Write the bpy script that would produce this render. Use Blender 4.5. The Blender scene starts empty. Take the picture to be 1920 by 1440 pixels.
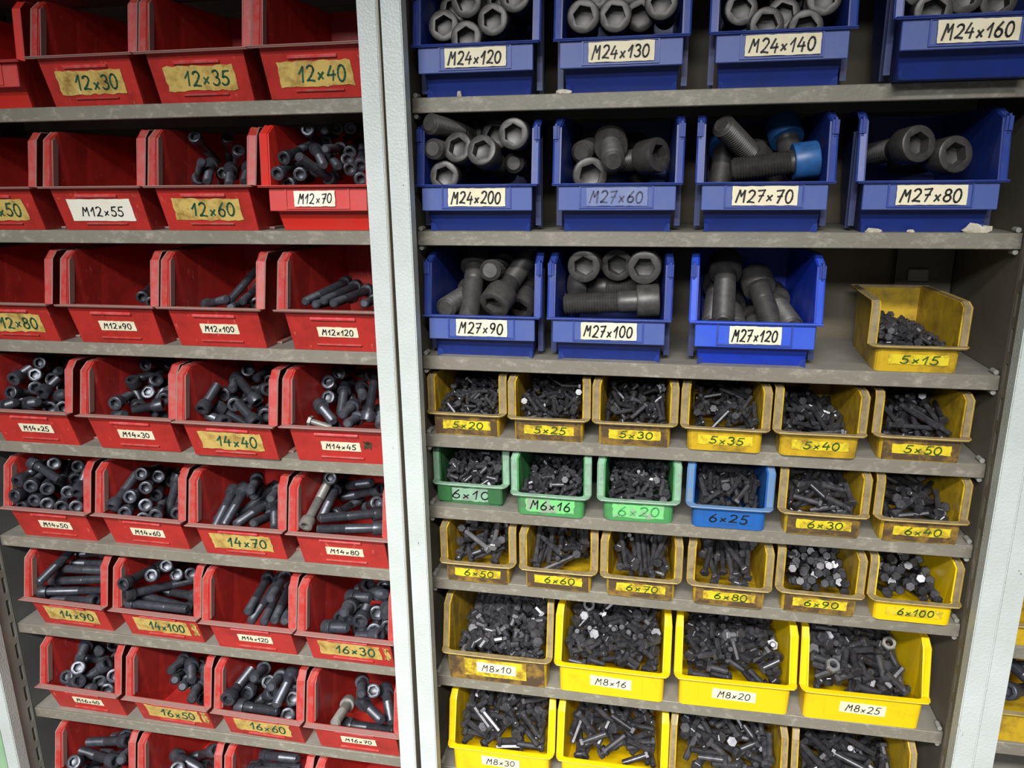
import bpy, bmesh, math, random, json
from mathutils import Vector, Matrix, Quaternion
R = random.Random(7)
scene = bpy.context.scene
COL = scene.collection

# ------------------------------------------------------------------ camera
cam_d = bpy.data.cameras.new('camera'); cam = bpy.data.objects.new('camera', cam_d); COL.objects.link(cam)
CAM_POS = Vector((0.31150, -0.95456, 0.06633))
cr, cu, cf = Vector((0.981351, 0.191953, -0.010218)), Vector((-0.040345, 0.257651, 0.965395)), Vector((-0.187943, 0.946979, -0.260590))
cam.matrix_world = Matrix(((cr.x, cu.x, -cf.x, CAM_POS.x), (cr.y, cu.y, -cf.y, CAM_POS.y), (cr.z, cu.z, -cf.z, CAM_POS.z), (0, 0, 0, 1)))
cam_d.sensor_fit = 'HORIZONTAL'; cam_d.sensor_width = 36.0; cam_d.lens = 36.0 * 1442.49 / 1920.0
cam_d.clip_start = 0.02; cam_d.clip_end = 50
scene.camera = cam

# ------------------------------------------------------------------ world, lamps, exposure
w = bpy.data.worlds.new('room_light'); scene.world = w; w.use_nodes = True
w.node_tree.nodes['Background'].inputs[0].default_value = (0.93, 0.97, 1.0, 1); w.node_tree.nodes['Background'].inputs[1].default_value = 0.32
def area(name, loc, target, sx, sy, power, color=(1, 1, 1), spread=180):
    d = bpy.data.lights.new(name, 'AREA'); d.shape = 'RECTANGLE'; d.size = sx; d.size_y = sy; d.energy = power; d.color = color
    d.spread = math.radians(spread)
    o = bpy.data.objects.new(name, d); COL.objects.link(o); o.location = loc
    o.rotation_euler = (Vector(target) - Vector(loc)).to_track_quat('-Z', 'Y').to_euler(); return o
area('ceiling_tube_lamp', (0.15, -2.12, 1.25), (0.08, 0.0, -1.5), 1.6, 0.15, 66, (1.0, 0.985, 0.96), 64)
area('rear_tube_lamp', (-0.3, -3.5, 1.25), (0.0, 0.0, -1.4), 1.3, 0.3, 40, (0.95, 0.98, 1.0), 60)
vs = scene.view_settings; vs.view_transform = 'Standard'; vs.look = 'None'; vs.gamma = 1.0; vs.use_curve_mapping = False; vs.exposure = -1.52

# ------------------------------------------------------------------ materials
def lin(c):
    return tuple((x / 12.92 if x <= 0.04045 else ((x + 0.055) / 1.055) ** 2.4) for x in (v / 255.0 for v in c)) + (1.0,)
class NT:
    def __init__(s, name):
        s.m = bpy.data.materials.new(name); s.m.use_nodes = True; s.t = s.m.node_tree; s.b = s.t.nodes['Principled BSDF']
        tc = s.n('ShaderNodeTexCoord'); oi = s.n('ShaderNodeObjectInfo'); mu = s.n('ShaderNodeMath'); mu.operation = 'MULTIPLY'; mu.inputs[1].default_value = 37.0
        s.l(oi.outputs['Random'], mu.inputs[0]); ad = s.n('ShaderNodeVectorMath'); ad.operation = 'ADD'
        s.l(tc.outputs['Object'], ad.inputs[0]); s.l(mu.outputs[0], ad.inputs[1]); s.co = ad.outputs[0]; s.rand = oi.outputs['Random']; s.obj = tc.outputs['Object']
    def n(s, t): return s.t.nodes.new(t)
    def l(s, a, b): s.t.links.new(a, b)
    def noise(s, scale, detail=3, rough=0.6, stretch=None, co=None):
        c = co or s.co
        if stretch:
            mp = s.n('ShaderNodeMapping'); mp.inputs['Scale'].default_value = stretch; s.l(c, mp.inputs[0]); c = mp.outputs[0]
        x = s.n('ShaderNodeTexNoise'); x.inputs['Scale'].default_value = scale; x.inputs['Detail'].default_value = detail; x.inputs['Roughness'].default_value = rough
        s.l(c, x.inputs['Vector']); return x.outputs['Fac']
    def ramp(s, fac, lo, hi):
        r = s.n('ShaderNodeMapRange'); r.inputs['From Min'].default_value = lo; r.inputs['From Max'].default_value = hi; s.l(fac, r.inputs['Value']); return r.outputs[0]
    def mix(s, fac, a, b, mode='MIX'):
        x = s.n('ShaderNodeMix'); x.data_type = 'RGBA'; x.blend_type = mode
        if isinstance(fac, (int, float)): x.inputs[0].default_value = fac
        else: s.l(fac, x.inputs[0])
        for v, i in ((a, 6), (b, 7)):
            if isinstance(v, tuple): x.inputs[i].default_value = v
            else: s.l(v, x.inputs[i])
        return x.outputs[2]
    def bump(s, h, strength=0.3, dist=0.001):
        b = s.n('ShaderNodeBump'); b.inputs['Strength'].default_value = strength; b.inputs['Distance'].default_value = dist; s.l(h, b.inputs['Height']); s.l(b.outputs[0], s.b.inputs['Normal'])
    def done(s, col, rough=0.5, metal=0.0, spec=0.5):
        if isinstance(col, tuple): s.b.inputs['Base Color'].default_value = col
        else: s.l(col, s.b.inputs['Base Color'])
        if isinstance(rough, (int, float)): s.b.inputs['Roughness'].default_value = rough
        else: s.l(rough, s.b.inputs['Roughness'])
        s.b.inputs['Metallic'].default_value = metal; s.b.inputs['Specular IOR Level'].default_value = spec
        return s.m
def plastic(name, col, dirt, lo=0.55, hi=0.8, scale=40, rough=0.42, amt=1.0, vary=0.0, scratch=None):
    k = NT(name); f = k.ramp(k.noise(scale, 5, 0.65), lo, hi)
    if amt < 1:
        mm = k.n('ShaderNodeMath'); mm.operation = 'MULTIPLY'; mm.inputs[1].default_value = amt; k.l(f, mm.inputs[0]); f = mm.outputs[0]
    c = k.mix(f, lin(col), lin(dirt))
    if scratch:
        g = k.ramp(k.noise(120, 4, 0.7, (1, 1, 0.35)), 0.635, 0.70); c = k.mix(g, c, lin(scratch))
    if vary:
        mr = k.n('ShaderNodeMapRange'); mr.inputs['To Min'].default_value = 1 - vary; mr.inputs['To Max'].default_value = 1 + vary; k.l(k.rand, mr.inputs['Value'])
        hv = k.n('ShaderNodeHueSaturation'); k.l(mr.outputs[0], hv.inputs['Value']); k.l(c, hv.inputs['Color']); c = hv.outputs[0]
    k.bump(k.noise(260, 2), 0.12, 0.0005)
    return k.done(c, rough)
M = {}
M['red'] = plastic('red_plastic', (184, 48, 42), (140, 38, 33), 0.45, 0.8, 26, 0.40, 1, 0.06, (206, 92, 78))
M['red_rim'] = plastic('red_rim_plastic', (174, 50, 45), (166, 96, 90), 0.42, 0.74, 60, 0.45)
M['red_edge'] = plastic('red_dusty_rim', (164, 110, 104), (148, 124, 115), 0.35, 0.7, 70, 0.55)
M['red_new'] = plastic('bright_red_plastic', (208, 46, 36), (190, 62, 52), 0.5, 0.8, 30, 0.40)
M['red_new_band'] = plastic('lit_red_plastic', (205, 66, 62), (190, 84, 80), 0.4, 0.8, 30, 0.45)  # front band catching the light, put into the colour; lip and bead share it
M['red_ridge'] = plastic('lit_red_ridge', (196, 56, 56), (206, 108, 108), 0.4, 0.75, 80, 0.45)  # pinkish lit look of the upper label ridge is put into the colour
M['blue'] = plastic('blue_plastic', (27, 48, 124), (28, 44, 104), 0.45, 0.8, 30, 0.40, 1, 0.05)
M['blue_bright'] = plastic('bright_blue_plastic', (24, 58, 182), (26, 50, 150), 0.45, 0.8, 30, 0.38)
M['blue_bright_band'] = plastic('lit_bright_blue_plastic', (48, 84, 204), (66, 96, 190), 0.45, 0.8, 25, 0.42)  # front panel catching light, put into the colour; the rims share it
M['blue_band'] = plastic('lit_blue_panel', (68, 88, 154), (84, 98, 150), 0.45, 0.8, 25, 0.5)  # light caught by the front panel is painted in as a lighter blue
M['blue_edge'] = plastic('blue_rim_plastic', (44, 66, 146), (70, 84, 144), 0.5, 0.75, 60, 0.42)
M['blue_rib'] = plastic('grey_blue_rib', (46, 56, 104), (60, 64, 92), 0.4, 0.8, 40, 0.5)
M['yel'] = plastic('yellow_plastic', (200, 164, 34), (124, 94, 38), 0.44, 0.70, 34, 0.42, 0.9)
M['yel_clean'] = plastic('bright_yellow_plastic', (240, 200, 12), (196, 150, 16), 0.56, 0.85, 34, 0.38, 0.8)
M['yel_grime'] = plastic('grimy_yellow_plastic', (150, 116, 48), (84, 66, 46), 0.34, 0.52, 46, 0.5)
M['yel_edge'] = plastic('beige_worn_rim', (148, 132, 98), (112, 98, 74), 0.42, 0.72, 70, 0.55)
M['yel_bead'] = plastic('yellow_rim_bead', (186, 156, 74), (140, 116, 66), 0.5, 0.8, 90, 0.5)
M['yel_label'] = plastic('yellow_sticker', (222, 200, 40), (150, 116, 44), 0.46, 0.66, 70, 0.55)
M['yel_bright_edge'] = plastic('bright_yellow_rim', (236, 200, 40), (196, 168, 96), 0.55, 0.8, 60, 0.45)
M['green'] = plastic('green_plastic', (72, 150, 84), (84, 118, 84), 0.45, 0.7, 40, 0.45)
M['green_dark'] = plastic('dark_green_plastic', (52, 106, 62), (60, 92, 62), 0.45, 0.7, 40, 0.45)
M['green_edge'] = plastic('dusty_green_rim', (138, 176, 148), (128, 140, 126), 0.45, 0.7, 70, 0.5)
M['green_label'] = plastic('pale_green_sticker', (120, 206, 124), (150, 160, 140), 0.5, 0.62, 60, 0.5)
M['lblue'] = plastic('mid_blue_plastic', (34, 96, 170), (44, 84, 140), 0.45, 0.75, 40, 0.42)
M['lblue_edge'] = plastic('dusty_blue_rim', (96, 134, 176), (120, 132, 150), 0.45, 0.7, 70, 0.5)
M['paper_white'] = plastic('white_paper', (238, 234, 218), (224, 214, 184), 0.5, 0.8, 40, 0.8)
M['paper_cream'] = plastic('cream_paper', (236, 226, 196), (216, 200, 160), 0.5, 0.8, 40, 0.8)
M['paper_old'] = plastic('yellowed_paper', (206, 176, 96), (150, 116, 52), 0.46, 0.68, 55, 0.8, 1, 0, (232, 214, 150))
M['paper_gone'] = plastic('clear_tape_label', (104, 118, 168), (128, 138, 172), 0.45, 0.7, 40, 0.35)
M['ink_black'] = plastic('black_ink', (22, 22, 26), (40, 40, 46), 0.5, 0.8, 90, 0.6)
M['ink_green'] = plastic('green_ink', (22, 84, 66), (46, 92, 60), 0.4, 0.8, 90, 0.6)
M['ink_olive'] = plastic('dark_green_ink', (46, 84, 24), (92, 110, 30), 0.4, 0.75, 160, 0.6)
M['ink_grey'] = plastic('grey_ink', (64, 70, 96), (84, 92, 124), 0.4, 0.8, 90, 0.6)
M['ink_pale'] = plastic('smeared_green_ink', (60, 150, 84), (96, 176, 110), 0.4, 0.8, 90, 0.6)
def steel(name, col, col2, rough, metal, vary=0.25):
    k = NT(name); c = k.mix(k.ramp(k.noise(90, 4, 0.7), 0.35, 0.75), lin(col), lin(col2))
    mr = k.n('ShaderNodeMapRange'); mr.inputs['To Min'].default_value = 1 - vary; mr.inputs['To Max'].default_value = 1 + vary; k.l(k.rand, mr.inputs['Value'])
    hv = k.n('ShaderNodeHueSaturation'); k.l(mr.outputs[0], hv.inputs['Value']); k.l(c, hv.inputs['Color'])
    k.bump(k.noise(500, 2), 0.08, 0.0003)
    return k.done(hv.outputs[0], rough, metal, 0.6)
M['oxide'] = steel('black_oxide_steel', (60, 62, 69), (82, 84, 92), 0.35, 0.4)
M['oxide_warm'] = steel('dull_oxide_steel', (64, 62, 61), (86, 83, 80), 0.44, 0.3, 0.15)
M['oxide_small'] = steel('small_bolt_steel', (54, 54, 58), (94, 92, 95), 0.32, 0.45, 0.35)
M['zinc'] = steel('bright_zinc_steel', (176, 176, 180), (140, 140, 146), 0.42, 0.7, 0.05)
M['pale_steel'] = steel('pale_grey_steel', (150, 148, 142), (120, 118, 112), 0.4, 0.4, 0.05)
M['blue_paint'] = plastic('blue_painted_steel', (44, 96, 158), (36, 74, 120), 0.4, 0.7, 60, 0.4)
# painted metal of the cabinets
def painted(name, col, wear, lo, hi, scale, stretch, rough=0.5, chip=None, bump=0.15):
    k = NT(name); c = k.mix(k.ramp(k.noise(scale, 6, 0.7, stretch), lo, hi), lin(col), lin(wear))
    c = k.mix(k.ramp(k.noise(9, 3), 0.3, 0.75), c, k.mix(0.35, c, lin((70, 66, 58))))
    if chip: c = k.mix(k.ramp(k.noise(55, 5, 0.75, (1, 1, 0.5)), 0.725, 0.74), c, lin(chip))
    k.bump(k.noise(220, 3), bump, 0.0012)
    return k.done(c, rough)
M['shelf'] = painted('grey_shelf_paint', (142, 138, 128), (158, 153, 143), 0.45, 0.75, 30, None, 0.5)
M['shelf_edge'] = painted('worn_shelf_edge', (130, 125, 112), (172, 166, 152), 0.52, 0.74, 60, (1, 1, 1.6), 0.5, (74, 66, 54), 0.3)
M['upright'] = painted('grey_upright_paint', (150, 142, 124), (172, 164, 148), 0.5, 0.75, 30, (1, 1, 0.3), 0.5)
M['lit_upright_and_clip'] = painted('lit_upright_clip_paint', (168, 168, 160), (188, 186, 176), 0.5, 0.75, 30, (1, 1, 0.3), 0.5)  # left upright's stronger light is put into the colour; also the light grey clips
M['side'] = painted('dark_side_paint', (116, 109, 95), (124, 117, 103), 0.4, 0.8, 20, None, 0.55)
M['side_cool'] = painted('slate_side_paint', (104, 108, 108), (118, 120, 118), 0.4, 0.8, 20, None, 0.55)
M['back'] = painted('back_panel_paint', (120, 110, 92), (132, 122, 102), 0.4, 0.8, 12, None, 0.55)
def stile_mat():
    k = NT('hammered_white_paint'); c = k.mix(k.ramp(k.noise(14, 4), 0.3, 0.75), lin((196, 202, 199)), lin((182, 188, 184)))
    c = k.mix(k.ramp(k.noise(48, 5, 0.75, (1, 1, 0.4)), 0.685, 0.70), c, lin((92, 84, 74)))
    h = k.n('ShaderNodeTexVoronoi'); h.inputs['Scale'].default_value = 330; k.l(k.co, h.inputs['Vector']); k.bump(h.outputs['Distance'], 0.25, 0.0012)
    return k.done(c, 0.42)
M['stile'] = stile_mat()
M['stile_green'] = painted('pale_green_metal', (150, 190, 150), (170, 200, 165), 0.4, 0.8, 20, None, 0.5)  # pale green for the far left stile and upright
M['plaster'] = plastic('plaster_crumb', (206, 198, 182), (170, 160, 140), 0.4, 0.7, 90, 0.9)
M['concrete'] = painted('grey_floor_paint', (150, 148, 142), (130, 128, 122), 0.4, 0.7, 3, None, 0.6)

# ------------------------------------------------------------------ object helpers
def link(name, data, mat=None, parent=None):
    o = bpy.data.objects.new(name, data); COL.objects.link(o)
    if parent: o.parent = parent
    if mat is not None:
        if data.materials: 
            if data.materials[0] != mat: o.material_slots[0].link = 'OBJECT'; o.material_slots[0].material = mat
        else: data.materials.append(mat)
    return o
def empty(name, loc=(0, 0, 0), rz=0.0):
    o = bpy.data.objects.new(name, None); COL.objects.link(o); o.location = loc; o.rotation_euler = (0, 0, rz); o.empty_display_size = 0.02; return o
def tag(o, label, cat, group=None, kind=None):
    o['label'] = label; o['category'] = cat
    if group: o['group'] = group
    if kind: o['kind'] = kind
    return o
class MB:
    def __init__(s): s.v = []; s.f = []
    def add(s, vs, fs):
        b = len(s.v); s.v += [tuple(v) for v in vs]; s.f += [tuple(i + b for i in f) for f in fs]; return s
    def box(s, x0, x1, y0, y1, z0, z1):
        return s.add([(x, y, z) for z in (z0, z1) for y in (y0, y1) for x in (x0, x1)], [(0, 2, 3, 1), (4, 5, 7, 6), (0, 1, 5, 4), (2, 6, 7, 3), (0, 4, 6, 2), (1, 3, 7, 5)])
    def hexa(s, p):  # 8 points: bottom 4 ccw, top 4 ccw
        return s.add(p, [(3, 2, 1, 0), (4, 5, 6, 7), (0, 1, 5, 4), (1, 2, 6, 5), (2, 3, 7, 6), (3, 0, 4, 7)])
    def mesh(s, name, smooth=False):
        me = bpy.data.meshes.new(name); me.from_pydata(s.v, [], s.f); me.update()
        if smooth: me.polygons.foreach_set('use_smooth', [True] * len(me.polygons))
        return me
def bevel_mesh(me, w, seg=1):
    bm = bmesh.new(); bm.from_mesh(me)
    bmesh.ops.bevel(bm, geom=[e for e in bm.edges if e.is_manifold and e.calc_face_angle(0) > 0.5], offset=w, segments=seg, affect='EDGES', clamp_overlap=True)
    bm.to_mesh(me); bm.free(); return me
def recalc(me):
    bm = bmesh.new(); bm.from_mesh(me); bmesh.ops.recalc_face_normals(bm, faces=bm.faces); bm.to_mesh(me); bm.free(); return me

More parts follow.
